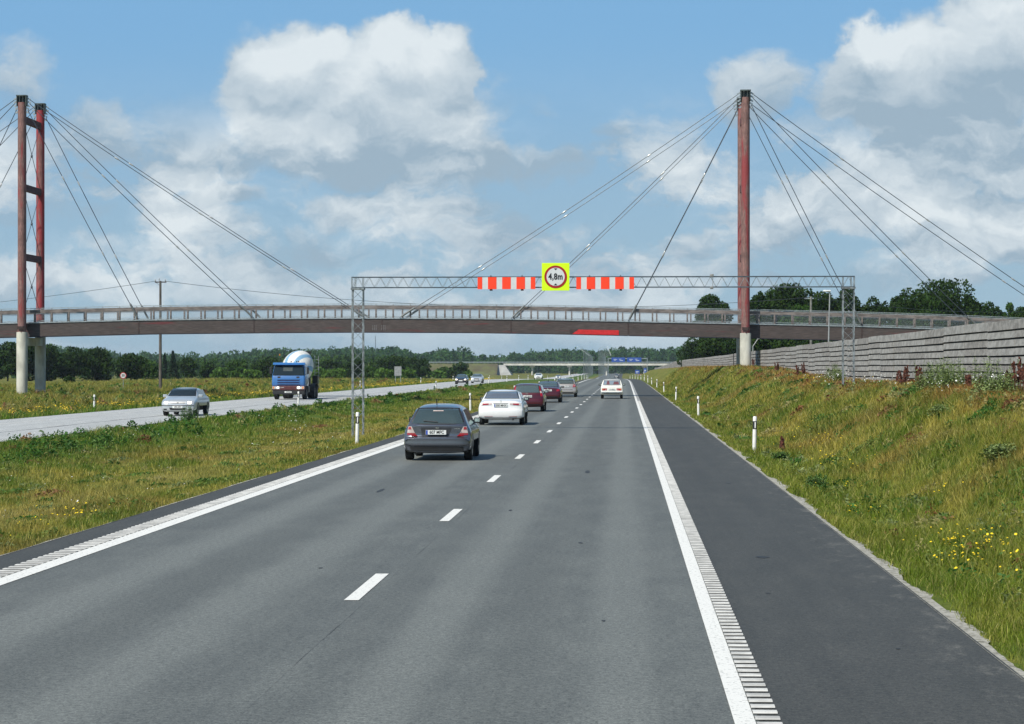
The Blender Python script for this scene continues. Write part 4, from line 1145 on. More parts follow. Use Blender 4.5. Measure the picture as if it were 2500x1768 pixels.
# double row of tall lamps beyond the overpass
M_FLAMP = pmat('far_lamp_galv', (0.16, 0.19, 0.20), 0.5, metal=0.1)
def far_lamp(label, x, y, side, h, arm):
    o = thing('motorway_lamp', label, 'street lamp', (x, y, float(pz(y))), group='tall lamps lining the motorway ahead')
    mb = MB(); mb.tube([(0, 0, -0.5), (0, 0, h - 0.9)], [0.11, 0.08], 8); mb.build('lamp_post', M_FLAMP, o)
    mb = MB(); mb.tube([(0, 0, h - 0.9), (side * arm * 0.3, 0, h - 0.15), (side * arm, 0, h)], [0.06, 0.045, 0.035], 6); mb.build('lamp_arm', M_FLAMP, o)
    mb = MB(); mb.bbox(side * arm - 0.22, side * arm + 0.22, -0.15, 0.15, h - 0.05, h + 0.10, 0.04); mb.build('lamp_head', M_HEAD, o)
    return o
la = lb = None
for i in range(13):
    y = 850 + i * 52
    xa_, xb_ = at(1417 + 38 * (1 - (850 / y) ** 1.6) + 8, 860, y).x, at(1462 + 34 * (1 - (850 / y) ** 1.3), 860, y).x
    if i == 0:
        la = far_lamp('tall lamp of the left row ahead, first beyond the overpass line', xa_, y, -1, 11.8, 2.2)
        lb = far_lamp('tall lamp of the right row ahead, first in its line', xb_, y, 1, 11.8, 3.2)
    else:
        n_ = ORD[i]
        a = copy_tree(la, None, label=f'tall lamp of the left row ahead, {n_} in its line'); a.location = (xa_, y, float(pz(y)))
        b = copy_tree(lb, None, label=f'tall lamp of the right row ahead, {n_} in its line'); b.location = (xb_, y, float(pz(y)))

# ------------------------------------------------------------------ far overpass
YO = 1250
def atz(py, Y): return at(1250, py, Y).z
op = thing('overpass', 'pale concrete road overpass crossing the motorway in the distance', 'bridge', (at(1400, 900, YO).x, YO, -2.2)); oo = op.location.copy()
M_OCONC = pmat('overpass_concrete', (0.62, 0.60, 0.54), 0.9, var=0.1, scale=0.3)
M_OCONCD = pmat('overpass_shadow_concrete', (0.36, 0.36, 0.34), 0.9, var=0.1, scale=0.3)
x0_, x1_ = at(1229, 889, YO).x, at(1650, 889, YO).x
zt_, zb_ = atz(888.2, YO), atz(893.0, YO)
mb = MB(); mb.box(x0_, x1_, YO, YO + 10, zb_, zt_); mb.box(x0_, x1_, YO - 0.6, YO - 0.003, zb_ + 0.12, zt_ + 0.1)
mb.build('deck', M_OCONC, op, oo)
mb = MB()
xx = at(1040, 887, YO).x
while xx < x1_:
    mb.beam((xx, YO - 0.3, zt_ + 0.1), (xx, YO - 0.3, zt_ + 1.15), 0.12, 0.12, up=(0, 1, 0)); xx += 2
xs0 = at(1040, 887, YO).x
mb.box(xs0, x1_, YO - 0.35, YO - 0.25, zt_ + 1.1, zt_ + 1.22); mb.box(xs0, x1_, YO - 0.36, YO - 0.26, zt_ + 0.55, zt_ + 0.85)
mb.build('railing', M_GALV, op, oo)
for px in (1299, 1390, 1481, 1573):
    x_ = at(px, 900, YO).x
    mb = MB(); mb.box(x_ - 1.3, x_ + 1.3, YO + 1.0, YO + 9, zb_ - 0.9, zb_ - 0.003)
    for yy in (YO + 2, YO + 7.5):
        mb.lathe([(0.45, -3.2), (0.45, zb_ - 0.9)], 14, 'Z', (x_, yy, 0))
    mb.build('pier', M_OCONC, op, oo, smooth=40)
# concrete cone of the abutment
xa_, xt, xb_ = at(1206, 916, YO).x, at(1224, 890, YO).x, at(1251, 916, YO).x
mb = MB()
mb.add([(xa_, YO - 6, -2.4), (xb_, YO - 6, -2.4), (xt + 2.0, YO - 0.7, zt_ - 0.8), (xt - 2.0, YO - 0.7, zt_ - 0.6), (xb_, YO + 14, -2.4), (xt + 2.0, YO + 12, zt_ - 0.8)],
       [(0, 1, 2, 3), (1, 4, 5, 2)])
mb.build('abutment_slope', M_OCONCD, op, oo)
# embankments carrying the crossing road
M_EMB = pmat('embankment_turf', (0.12, 0.135, 0.04), 0.95, col2=(0.075, 0.062, 0.032), scale=0.09, stretch=(1, 1, 2), world_pos=True)
def embank(xa, xb, name, side):
    mb = MB(); rows = []
    n = 30
    for i in range(n + 1):
        x = xa + (xb - xa) * i / n
        t = i / n
        h = zt_ + 0.05 - 0.0 * t if side < 0 else zt_ + 0.05
        rows.append([(x, YO - 13, -2.6), (x, YO - 1, h), (x, YO + 11, h), (x, YO + 23, -2.6)])
    mb.grid(rows)
    return struct(mb.build(name, M_EMB))
embank(at(700, 887, YO).x, at(1216, 887, YO).x, 'embankment', -1)
embank(at(1640, 887, YO).x, at(2700, 887, YO).x, 'embankment', 1)
# thin mast on the horizon
m0 = at(916.6, 845, 1350)
ms = thing('radio_mast', 'hair-thin radio mast above the far forest', 'mast', (m0.x, 1350, -2)); mo = ms.location.copy()
mb = MB(); mb.tube([(m0.x, 1350, -2), at(916.6, 820, 1350)], [0.25, 0.12], 6); mb.build('mast_pole', M_CABLE, ms, mo)
mb = MB(); mb.beam(at(914.8, 832, 1350), at(918.4, 832, 1350), 0.2, 0.2); mb.build('mast_arm', M_CABLE, ms, mo)
# ------------------------------------------------------------------ trees
def leaf_mat(name, dark, light, warm):
    m = bpy.data.materials.new(name); m.use_nodes = True
    n = NT(m.node_tree); p = n.nodes['Principled BSDF']
    at_ = n.new('ShaderNodeAttribute'); at_.attribute_name = 'tint'
    r, g, b = n.sep(at_.outputs['Vector'])
    c = n.mix(r, dark, light); c = n.mix(n.m('MULTIPLY', g, 0.5), c, warm)
    n.link(c, p.inputs['Base Color']); p.inputs['Roughness'].default_value = 0.7; p.inputs['Specular IOR Level'].default_value = 0.12
    tr = n.new('ShaderNodeBsdfTranslucent'); n.link(c, tr.inputs[0])
    mx = n.new('ShaderNodeMixShader'); mx.inputs[0].default_value = 0.25
    n.link(p.outputs[0], mx.inputs[1]); n.link(tr.outputs[0], mx.inputs[2]); n.link(mx.outputs[0], n.nodes['Material Output'].inputs[0])
    return m
L_OAK = leaf_mat('leaves_dark_oak', (0.008, 0.026, 0.005), (0.032, 0.074, 0.011), (0.06, 0.08, 0.015))
L_MID = leaf_mat('leaves_mid', (0.016, 0.050, 0.010), (0.060, 0.130, 0.020), (0.09, 0.13, 0.02))
L_LIGHT = leaf_mat('leaves_light', (0.040, 0.105, 0.018), (0.115, 0.215, 0.035), (0.14, 0.19, 0.035))
L_CON = leaf_mat('needles', (0.010, 0.028, 0.014), (0.026, 0.058, 0.022), (0.04, 0.06, 0.02))
L_FAR = leaf_mat('leaves_far', (0.016, 0.060, 0.022), (0.075, 0.165, 0.045), (0.09, 0.15, 0.03))
M_BARK = pmat('bark', (0.06, 0.048, 0.038), 0.95, var=0.3, scale=4, stretch=(3, 3, 0.5))

def leaf_quads(r, C, size, shade, n_out):
    """oriented leaf clusters at points C"""
    n = len(C)
    th = r.uniform(0, 2 * np.pi, n); ph = np.arccos(r.uniform(-1, 1, n))
    nx_, ny_, nz_ = np.sin(ph) * np.cos(th), np.sin(ph) * np.sin(th), np.cos(ph)
    N = np.stack([nx_, ny_, nz_ * 0.7 + 0.25], -1); N /= np.linalg.norm(N, axis=1)[:, None]
    A = np.cross(N, r.normal(size=(n, 3))); A /= np.linalg.norm(A, axis=1)[:, None]
    B = np.cross(N, A)
    s = (size * r.uniform(0.5, 1.35, n))[:, None]
    asp = r.uniform(0.45, 0.9, n)[:, None]
    V = np.stack([C - A * s * 0.5, C - B * s * 0.5 * asp, C + A * s * 0.5, C + B * s * 0.5 * asp], 1)
    n_out.append((V.reshape(-1, 3), np.stack([shade, np.clip(r.normal(0.2, 0.25, n), 0, 1), np.zeros(n)], -1).repeat(4, 0)))
def crown_pts(r, n, rx, ry, z0, z1, kind, lumps):
    """leaf positions and brightness for a crown between z0 and z1 (radius rx, ry)"""
    zc, rz = (z0 + z1) / 2, (z1 - z0) / 2
    if kind == 'conifer':
        t = r.random(n) ** 0.75                      # more at the bottom
        tier = (1 - t) * (0.72 + 0.28 * np.abs(np.sin(t * 19 + 0.5)))
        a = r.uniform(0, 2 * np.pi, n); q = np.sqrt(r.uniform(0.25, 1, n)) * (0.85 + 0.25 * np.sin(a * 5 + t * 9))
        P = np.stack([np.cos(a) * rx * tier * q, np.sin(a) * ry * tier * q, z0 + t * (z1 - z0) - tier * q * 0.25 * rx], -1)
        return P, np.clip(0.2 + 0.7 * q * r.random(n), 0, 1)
    # lumpy broadleaf crown: boughs spread over an ellipsoid shell
    K = lumps
    g = r.normal(size=(K, 3)); g /= np.linalg.norm(g, axis=1)[:, None]
    if kind == 'open': g[:, 2] = np.where(g[:, 2] < -0.35, -g[:, 2] * 0.5, g[:, 2])
    elif kind == 'dense' and z0 < 0.1 * z1:      # skirts down to the ground
        g[: K // 3, 2] = -np.abs(g[: K // 3, 2]) * 0.9 - 0.1; g[: K // 3, :2] *= 1.25
    rad = r.uniform(0.45, 0.98, K)
    C = g * rad[:, None] * np.array([rx, ry, rz]) + np.array([0, 0, zc])
    R = r.uniform(0.20, 0.38, K) * min(rx, rz * 1.1) * (1.25 if kind == 'dense' else 1.0)
    zst = max(0.8, min(1.6, (rz / rx) ** 0.6))
    C[0] = (r.uniform(-.15, .15) * rx, 0, z1 - R[0] * zst * 0.9); C[1] = (rx * .45, 0, z1 - R[1] * zst - rz * .22); C[2] = (-rx * .5, 0, z1 - R[2] * zst - rz * .30)
    C[:, 2] = np.minimum(C[:, 2], z1 - R * zst * 0.9)
    w = R ** 2; w = w / w.sum()
    k = r.choice(K, n, p=w)
    d = r.normal(size=(n, 3)); d /= np.linalg.norm(d, axis=1)[:, None]
    rr_ = R[k] * r.uniform(0.55, 1.12, n) ** (0.7)
    P = C[k] + d * rr_[:, None] * np.array([1.05, 1.05, zst])
    bough = r.uniform(0, 1, K)[k]
    sh = np.clip(0.15 + 0.45 * bough + 0.4 * r.random(n), 0, 1)
    return P, sh
def tree_meshes(seed, H, rx, z0, kind, mat, nleaf, lsize, lumps=26, trunk=True):
    r = np.random.default_rng(seed); out = []
    P, sh = crown_pts(r, nleaf, rx, rx * 0.9, z0, H, kind, lumps)
    P[:, 2] = np.abs(P[:, 2]); keep = P[:, 2] > 0.0; P, sh = P[keep], sh[keep]
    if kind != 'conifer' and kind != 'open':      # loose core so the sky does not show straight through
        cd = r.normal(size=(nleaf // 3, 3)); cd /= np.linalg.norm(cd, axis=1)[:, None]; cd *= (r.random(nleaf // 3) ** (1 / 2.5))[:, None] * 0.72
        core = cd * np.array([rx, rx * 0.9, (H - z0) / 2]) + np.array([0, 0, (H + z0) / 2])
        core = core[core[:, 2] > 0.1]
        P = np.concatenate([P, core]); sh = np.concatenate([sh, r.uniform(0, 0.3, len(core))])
    leaf_quads(r, P, np.full(len(P), lsize), sh, out)
    V, T = out[0]; q = np.arange(len(V)).reshape(-1, 4)
    me = np_mesh('crown', V, quads=q, mats=[mat])
    a = me.attributes.new('tint', 'FLOAT_VECTOR', 'POINT'); a.data.foreach_set('vector', T.astype(np.float32).ravel())
    mt = None
    if trunk:
        mb = MB(); rr = random.Random(seed)
        tr_ = max(0.08, H * 0.022); top = z0 + (H - z0) * (0.9 if kind == 'conifer' else 0.55)
        mb.tube([(0, 0, -0.6), (rr.uniform(-.1, .1), 0, z0 * 0.6), (rr.uniform(-.2, .2), rr.uniform(-.2, .2), top)], [tr_ * 1.3, tr_, tr_ * 0.35], 10)
        if kind != 'conifer':
            for k in range(9):
                a_ = rr.uniform(0, 6.28); zs = z0 * 0.8 + (top - z0 * 0.8) * rr.random() * 0.8
                e = (math.cos(a_) * rx * rr.uniform(.4, .8), math.sin(a_) * rx * rr.uniform(.4, .8), zs + (H - zs) * rr.uniform(.3, .7))
                mb.tube([(0, 0, zs), (e[0] * .45, e[1] * .45, zs + (e[2] - zs) * .55), e], [tr_ * .5, tr_ * .3, tr_ * .1], 6)
        mt = mb.mesh('trunk', M_BARK, smooth=True)
    return me, mt
def plant_tree(name, label, cat, px, pytop, Y, pw, kind, mat, group, seed, dens=1.0, zbase=None, low=0.12, lumps=26, lsize=None):
    """px: photo column of the trunk, pytop: photo row of the crown top, pw: crown width in photo px, Y: distance"""
    c = at(px, pytop, Y)
    g = float(gz(c.x, Y)) if zbase is None else zbase
    H = c.z - g; rx = pw / F * Y / 2
    ls = lsize or max(0.16, 0.0011 * Y)
    n = int(min(42000, dens * 17 * (rx * 2 * H) / (ls * ls)))
    me, mt = tree_meshes(seed, H * 1.0, rx, H * low, kind, mat, n, ls, lumps, trunk=not (low < 0.05 and name == 'bush'))
    o = thing(name, label, cat, (c.x, Y, g), rz=0, group=group)
    np_obj('crown', me, o)
    if mt is not None: np_obj('trunk', mt, o)
    return o
LG = 'trees and bushes beyond the oncoming lanes'
LEFT = [  # name, label, px, top, Y, width, kind, mat, low
    ('tree', 'dark broad tree behind the left bridge piers, at the picture edge', 20, 836, 372, 190, 'dense', L_OAK, .02),
    ('tree', 'dark rounded tree just right of the left bridge piers', 112, 842, 380, 84, 'dense', L_OAK, .02),
    ('tree', 'big dark rounded tree left of the 50 sign', 182, 848, 385, 96, 'dense', L_OAK, .02),
    ('tree', 'dark tree sharing a crown line with the one left of the 50 sign', 238, 850, 390, 84, 'dense', L_OAK, .02),
    ('tree', 'dark domed tree right behind the 50 sign', 318, 863, 392, 90, 'dense', L_OAK, .02),
    ('bush', 'small dark bush in the grass left of the 50 sign', 170, 918, 300, 36, 'dense', L_OAK, .02),
    ('tree', 'low dark tree left of the utility pole', 366, 880, 420, 48, 'dense', L_MID, .02),
    ('conifer', 'tall dark spruce right of the utility pole', 422, 858, 470, 44, 'conifer', L_CON, .03),
    ('conifer', 'shorter spruce leaning on the tall dark spruce by the pole', 402, 866, 478, 30, 'conifer', L_CON, .03),
    ('tree', 'dark round tree between the spruce and the lone dark tree', 458, 874, 470, 46, 'dense', L_OAK, .03),
    ('tree', 'dark low tree behind the silver car roof line', 508, 885, 480, 40, 'dense', L_OAK, .03),
    ('bush', 'light green bush row left of the big dark tree by the truck', 538, 897, 470, 44, 'dense', L_LIGHT, .02),
    ('tree', 'dark round tree left of the mixer truck', 578, 880, 440, 66, 'dense', L_MID, .02),
    ('bush', 'mid green bush in front of the trees left of the mixer truck', 614, 902, 400, 56, 'dense', L_LIGHT, .02),
    ('tree', 'dark tree directly behind the truck cab', 655, 872, 450, 70, 'dense', L_OAK, .02),
    ('bush', 'light green bush right behind the truck cab mirror', 700, 900, 430, 60, 'dense', L_LIGHT, .02),
    ('bush', 'light green bush right of the mixer drum', 780, 898, 440, 56, 'dense', L_LIGHT, .02),
    ('bush', 'bright green bush second right of the mixer truck', 822, 900, 445, 50, 'dense', L_LIGHT, .02),
    ('tree', 'dark tree behind the bushes right of the mixer truck', 800, 880, 520, 80, 'dense', L_OAK, .02),
    ('tree', 'dark tree seen through the left gantry leg', 868, 878, 500, 60, 'dense', L_OAK, .02),
    ('bush', 'dark bush just right of the left gantry leg', 902, 893, 450, 40, 'dense', L_MID, .02),
    ('bush', 'pale feathery bush left of the grey information board', 930, 898, 440, 30, 'dense', L_LIGHT, .02),
    ('bush', 'light green bush touching the left side of the information board', 952, 902, 435, 24, 'dense', L_LIGHT, .02),
    ('tree', 'dark tree above the grey information board', 958, 868, 520, 90, 'dense', L_OAK, .02),
    ('tree', 'dark tree left above the embankment start', 1010, 872, 560, 66, 'dense', L_OAK, .02),
    ('bush', 'light green bush right of the information board', 996, 898, 460, 40, 'dense', L_LIGHT, .02),
    ('tree', 'dark round tree at the end of the bush row before the embankment', 1030, 886, 580, 40, 'dense', L_OAK, .02),
    ('bush', 'green bush low between the two embankment trees', 1062, 904, 620, 50, 'dense', L_LIGHT, .02),
    ('tree', 'dark twin-topped tree in front of the overpass embankment', 1122, 884, 640, 46, 'dense', L_OAK, .02),
    ('tree', 'dark tree left half of the clump before the embankment', 1088, 896, 640, 40, 'dense', L_MID, .02),
    ('bush', 'green bush at the foot of the clump behind the oncoming cars', 1142, 905, 630, 34, 'dense', L_LIGHT, .02),
]
for i, (nm, lab, px, top, Y, wd, kd, mt_, low) in enumerate(LEFT):
    plant_tree(nm, lab, 'tree' if nm != 'bush' else 'bush', px, top, Y, wd, kd, mt_, LG, 100 + i, low=low, dens=1.25, lumps=24)
RG = 'trees behind the noise barrier'
RIGHT = [
    ('dark tree rising above the bridge rail left of the right pylon', 1740, 722, 345, 84, 'dense', L_OAK, .25, 22),
    ('dark dense tree under the bridge left of the right pier, outermost', 1696, 822, 440, 70, 'dense', L_OAK, .0, 22),
    ('dark dense tree under the bridge just left of the right pier', 1766, 812, 325, 130, 'dense', L_OAK, .0, 22),
    ('dark tree peeking right beside the right pylon', 1852, 713, 282, 72, 'dense', L_OAK, .1, 22),
    ('tall dark tree with the highest crown right of the pylon', 1925, 694, 288, 118, 'dense', L_OAK, .1, 30),
    ('greener tree low in front of the tallest crown right of the pylon', 1945, 744, 262, 90, 'dense', L_MID, .05, 26),
    ('dark tree between the tallest crown and the gantry leg', 2010, 714, 292, 90, 'dense', L_OAK, .1, 26),
    ('dark tree seen right behind the right gantry leg', 2072, 706, 300, 70, 'dense', L_OAK, .1, 24),
    ('dark low tree left of the big open-crowned oak', 2128, 726, 300, 84, 'dense', L_OAK, .1, 24),
    ('big open-crowned oak with gaps of sky, above the barrier', 2290, 686, 272, 190, 'open', L_OAK, .1, 46),
    ('left lobe tree of the open-crowned oak group', 2208, 716, 278, 90, 'open', L_OAK, .1, 26),
    ('right lobe tree of the open-crowned oak group', 2366, 718, 284, 84, 'open', L_OAK, .1, 26),
    ('dark rounded tree right of the open-crowned oak', 2415, 738, 300, 74, 'dense', L_OAK, .1, 24),
    ('small pointed tree near the right picture edge', 2463, 740, 320, 40, 'dense', L_MID, .02, 14),
    ('dark tree at the right picture edge', 2500, 752, 310, 90, 'dense', L_OAK, .1, 24),
    ('dark undergrowth tree behind the pier right side', 1880, 800, 250, 120, 'dense', L_OAK, .0, 26),
    ('dark undergrowth tree behind the concrete utility pole', 1990, 790, 255, 120, 'dense', L_OAK, .0, 26),
    ('dark undergrowth tree behind the right gantry leg', 2100, 770, 262, 120, 'dense', L_OAK, .0, 26),
    ('dark undergrowth tree below the open-crowned oak', 2250, 762, 266, 150, 'dense', L_OAK, .0, 26),
    ('dark undergrowth tree right of the oak trunk', 2380, 764, 290, 130, 'dense', L_OAK, .0, 26),
]
for i, (lab, px, top, Y, wd, kd, mt_, low, lm) in enumerate(RIGHT):
    plant_tree('tree', lab, 'tree', px, top, Y, wd, kd, mt_, RG, 200 + i, low=low, dens=1.5 if kd == 'dense' else 1.05, lumps=lm, lsize=0.34)

# far woods: one mass of crowns and spires on the horizon
def woods(name, px0, px1, Y0, Y1, tops, n, seed, mat, label, size=1.3):
    r = np.random.default_rng(seed); outs = []
    for i in range(n):
        Y = r.uniform(Y0, Y1); px = r.uniform(px0, px1)
        top = np.interp(px, [t[0] for t in tops], [t[1] for t in tops]) + r.normal(0, 4.2) + 1.5 + (Y - Y0) / (Y1 - Y0) * -1.0
        c = at(px, top, Y); g = -2.6
        H = max(5.0, c.z - g)
        con = r.random() < 0.22
        rx = (H * r.uniform(0.13, 0.2)) if con else H * r.uniform(0.24, 0.42)
        k = int((200 if con else 330) * (H / 14))
        P, sh = crown_pts(r, k, rx, rx, H * 0.02, H, 'conifer' if con else 'dense', 9)
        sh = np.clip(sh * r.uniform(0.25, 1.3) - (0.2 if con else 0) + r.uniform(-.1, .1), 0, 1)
        P = P + np.array([c.x, Y, g])
        leaf_quads(r, P, np.full(len(P), size), sh, outs)
    V = np.concatenate([o[0] for o in outs]); T = np.concatenate([o[1] for o in outs])
    me = np_mesh(name, V, quads=np.arange(len(V)).reshape(-1, 4), mats=[mat])
    a = me.attributes.new('tint', 'FLOAT_VECTOR', 'POINT'); a.data.foreach_set('vector', T.astype(np.float32).ravel())
    return stuff(np_obj(name, me), label)
TL = [(-100, 866), (130, 850), (240, 855), (300, 868), (360, 866), (450, 870), (500, 872), (560, 866), (640, 858), (700, 856), (800, 856), (880, 852), (960, 850), (1010, 862), (1030, 868), (1080, 858), (1130, 852), (1150, 862), (1190, 874), (1215, 872), (1260, 866), (1330, 862), (1395, 858), (1420, 856), (1450, 864), (1480, 856), (1530, 852), (1600, 856), (1660, 852), (1720, 850), (1900, 850)]
woods('far_forest', -120, 1200, 1290, 1560, TL, 760, 31, L_FAR, 'mixed far forest along the left horizon')
woods('far_forest', 1180, 1760, 1500, 1850, TL, 430, 32, L_FAR, 'mixed far forest beyond the overpass' , 1.5)
TM = [(-100, 862), (250, 862), (350, 876), (640, 868), (900, 862), (1010, 872), (1050, 880)]
woods('forest_edge', -100, 1035, 760, 900, [(a, b + 6) for a, b in TM], 260, 33, L_MID, 'nearer dark forest edge on the left', 0.85)

# ------------------------------------------------------------------ wild flowers, docks and tall weeds
M_YEL = pmat('yellow_petals', (0.85, 0.60, 0.01), 0.6, var=0.1)
M_WHT = pmat('white_petals', (0.80, 0.80, 0.74), 0.6, var=0.05)
M_STEM = pmat('green_stem', (0.07, 0.12, 0.025), 0.7, var=0.2)
M_DOCK = pmat('dock_seed_red', (0.11, 0.032, 0.016), 0.8, var=0.3, scale=12)
M_WEED = pmat('pale_weed_leaf', (0.22, 0.29, 0.09), 0.7, var=0.25, scale=9)
def flowers(name, pts, r0, mat, seed, hmin, hmax, label):
    rr = np.random.default_rng(seed); V = []; Fq = []
    n = len(pts); X, Y = pts[:, 0], pts[:, 1]
    Z = gz(X, Y) + rr.uniform(hmin, hmax, n)
    R = r0 * rr.uniform(0.6, 1.4, n)
    a = np.arange(6) * np.pi / 3
    tx, ty = rr.normal(0, .35, n), rr.normal(0, .35, n)
    ring = np.stack([X[:, None] + R[:, None] * np.cos(a), Y[:, None] + R[:, None] * np.sin(a), Z[:, None] + R[:, None] * (tx[:, None] * np.cos(a) + ty[:, None] * np.sin(a) - 0.35)], -1)
    top = np.stack([X, Y, Z + R * 0.25], -1)[:, None, :]
    V = np.concatenate([ring, top], 1).reshape(-1, 3)
    b = np.arange(n)[:, None] * 7
    tris = np.concatenate([np.concatenate([b + k, b + (k + 1) % 6, b + 6], 1) for k in range(6)])
    me = np_mesh(name, V, tris, None, [mat])
    # thin stems
    return stuff(np_obj(name, me), label)
rs = np.random.default_rng(77)
def clusters(n, boxes, spread):
    out = []
    for k in range(n):
        x0, x1, y0, y1 = boxes[rs.integers(len(boxes))]
        cx_, cy_ = rs.uniform(x0, x1), rs.uniform(y0, y1); m_ = rs.integers(2, 14)
        out.append(np.stack([rs.normal(cx_, spread, m_), rs.normal(cy_, spread * 3, m_)], -1))
    return np.concatenate(out)
P_ = [clusters(22, [(3.6, 5.5, 22, 75)], 0.25)]
pc = at(2150, 1400, 1)      # the dense yellow patch low on the right
yp = 2.4 * F / (1400 - HOR)
P_.append(np.stack([rs.normal(4.35, 0.28, 80), rs.normal(29.0, 1.3, 80)], -1))
P_.append(clusters(7, [(-9.2, -8.2, 30, 40)], 0.2))
P_.append(clusters(14, [(6, 10, 90, 130)], 0.3))
pp = np.concatenate(P_); pp = pp[(pp[:, 0] > 3.4) | (pp[:, 0] < -8.0)]
flowers('yellow_flowers', pp, 0.016, M_YEL, 5, 0.18, 0.36, 'yellow hawkweed flowers scattered in the roadside grass')
M_GOLD = pmat('gold_petals', (0.62, 0.42, 0.012), 0.6, var=0.2)
P2 = clusters(900, [(-34, -30.2, 95, 330), (-33, -30.0, 200, 420), (-32, -29.6, 300, 520)], 0.55)
flowers('yellow_flowers', P2, 0.05, M_GOLD, 6, 0.12, 0.42, 'band of yellow flowers beyond the oncoming lanes')
P3_ = np.concatenate([clusters(34, [(7.9, 9.4, 42, 110)], 0.2), clusters(10, [(-19, -9, 30, 110)], 0.3)])
flowers('white_flowers', P3_, 0.019, M_WHT, 7, 0.3, 0.6, 'small white umbel flowers scattered in the grass')
P4_ = np.stack([rs.uniform(-19.5, -8.6, 200), 28 + rs.random(200) ** 1.5 * 90], -1)
flowers('white_flowers', P4_, 0.014, M_WHT, 9, 0.08, 0.2, 'tiny white clover heads in the median grass')

def dock(label, px, Y, h, seed, n=3, x=None):
    rr = random.Random(seed)
    X = at(px, 900, Y).x if x is None else x; g = float(gz(X, Y))
    o = thing('dock_plant', label, 'plant', (X, Y, g), group='red-brown dock plants on the slope')
    for k in range(n):
        st = MB(); sd_ = MB()
        bx, by = rr.uniform(-.14, .14), rr.uniform(-.14, .14); hh = h * rr.uniform(.75, 1.05); lx, ly = rr.uniform(-.15, .15) * h, rr.uniform(-.1, .1)
        st.tube([(bx, by, -.05), (bx + lx * .4, by + ly, hh * .5), (bx + lx, by + ly, hh)], [.011, .009, .004], 5)
        for j in range(60):
            t = 0.42 + 0.58 * rr.random(); wd = 0.052 * (1.25 - t) + .010
            p = Vector((bx + lx * (t ** 1.3), by + ly, hh * t)) + Vector((rr.gauss(0, wd * .55), rr.gauss(0, wd * .55), 0))
            q = rr.uniform(.014, .03); a_ = rr.uniform(0, 3.14)
            dx_, dy_ = math.cos(a_) * q, math.sin(a_) * q
            sd_.add([(p.x - dx_, p.y - dy_, p.z - q), (p.x + dx_, p.y + dy_, p.z - q * .6), (p.x + dx_ * .7, p.y + dy_ * .7, p.z + q * 1.6), (p.x - dx_ * .8, p.y - dy_ * .6, p.z + q)], [(0, 1, 2, 3)])
        q_ = st.build('stem', M_DOCK, o); sd_.build('seed_head', M_DOCK, q_)
    return o
DOCKS = [(2193, 66, 0.62, 'dock with a single dark spire left of the pale weeds'), (2206, 64.5, 0.55, 'dock in front of the pale weeds, short twin spires'),
         (2232, 66, .6, 'slim reddish dock beside the pale weeds'), (2366, 61.5, .5, 'small dock between the pale weeds and the picture edge'),
         (2458, 59, .55, 'leaning dark dock second from the right picture edge'), (2478, 59.5, .72, 'tall dark dock near the right picture edge'), (2496, 58.5, .8, 'thick dark dock cut by the right picture edge'),
         (1957, 98, .8, 'dark red dock in the middle of the barrier foot'), (1948, 99, .6, 'short dock left of the dark red one at the barrier foot'),
         (1897, 121, .6, 'dock pair further along the barrier foot'), (1836, 165, .6, 'small distant dock beside the bridge pier')]
for i, (px, Y, h, lab) in enumerate(DOCKS):
    dock(lab, px, 9.2 * F / (px - VPX), h * 1.2, 300 + i, n=3 if i % 3 else 4, x=9.2)
dock('lone red-brown dock low on the slope behind the nearest post', 1884, 64, .5, 340, 4, x=4.35)
def weed(label, px, Y, h, wd, seed, x=None, mat=M_WEED):
    rr = random.Random(seed)
    if x is None: Y = 8.9 * F / (px - VPX); x = 8.9
    X = x; g = float(gz(X, Y))
    o = thing('tall_weed', label, 'plant', (X, Y, g), group='pale green tall weeds')
    st = MB(); lf = MB()
    for k in range(int(14 + 26 * min(1, wd))):
        bx, by = rr.gauss(0, wd * .45), rr.gauss(0, wd * .5); hh = h * rr.uniform(.55, 1.0); lx = rr.uniform(-.12, .12)
        st.tube([(bx, by, -.05), (bx + lx, by, hh)], [.008, .003], 4)
        for j in range(64):
            t = rr.uniform(0.1, 1); q = rr.uniform(.018, .048) * (1.5 - t * .8); sp = 0.035 + .05 * (1 - t)
            p = Vector((bx + lx * t + rr.gauss(0, sp), by + rr.gauss(0, sp), hh * t)); a_ = rr.uniform(0, 6.28)
            dx_, dy_ = math.cos(a_) * q, math.sin(a_) * q
            lf.add([(p.x, p.y, p.z), (p.x + dx_ - dy_ * .4, p.y + dy_ + dx_ * .4, p.z + q * .5), (p.x + dx_ * 2.2, p.y + dy_ * 2.2, p.z + q * rr.uniform(-.4, 1.4)), (p.x + dx_ + dy_ * .4, p.y + dy_ - dx_ * .4, p.z + q * .3)], [(0, 1, 2, 3)])
    st.build('stem', M_STEM, o); lf.build('leaves', mat, o)
for i, (px, Y, h, wd, lab) in enumerate([(2290, 63.5, .62, .3, 'pale tall weed clump in front of the barrier, left end of the thicket'), (2330, 62, .68, .34, 'pale tall weed clump in the middle of the thicket'),
        (2310, 60, .5, .36, 'lower pale weed clump at the front of the thicket'), (2420, 60, .66, .28, 'pale tall weed clump right of the thicket by the docks'), (2440, 58, .4, .3, 'low pale weed clump under the right docks'),
        (2030, 90, .75, .3, 'pale weed clump at the foot of the right gantry leg'), (2045, 92, .6, .25, 'narrow pale weed clump touching the gantry leg'), (2262, 66, .5, .25, 'thin pale weed clump at the thicket start')]):
    weed(lab, px, Y, h * (1.5 if i < 5 else 1.15), wd * (1.8 if i < 5 else 1.2), 400 + i)
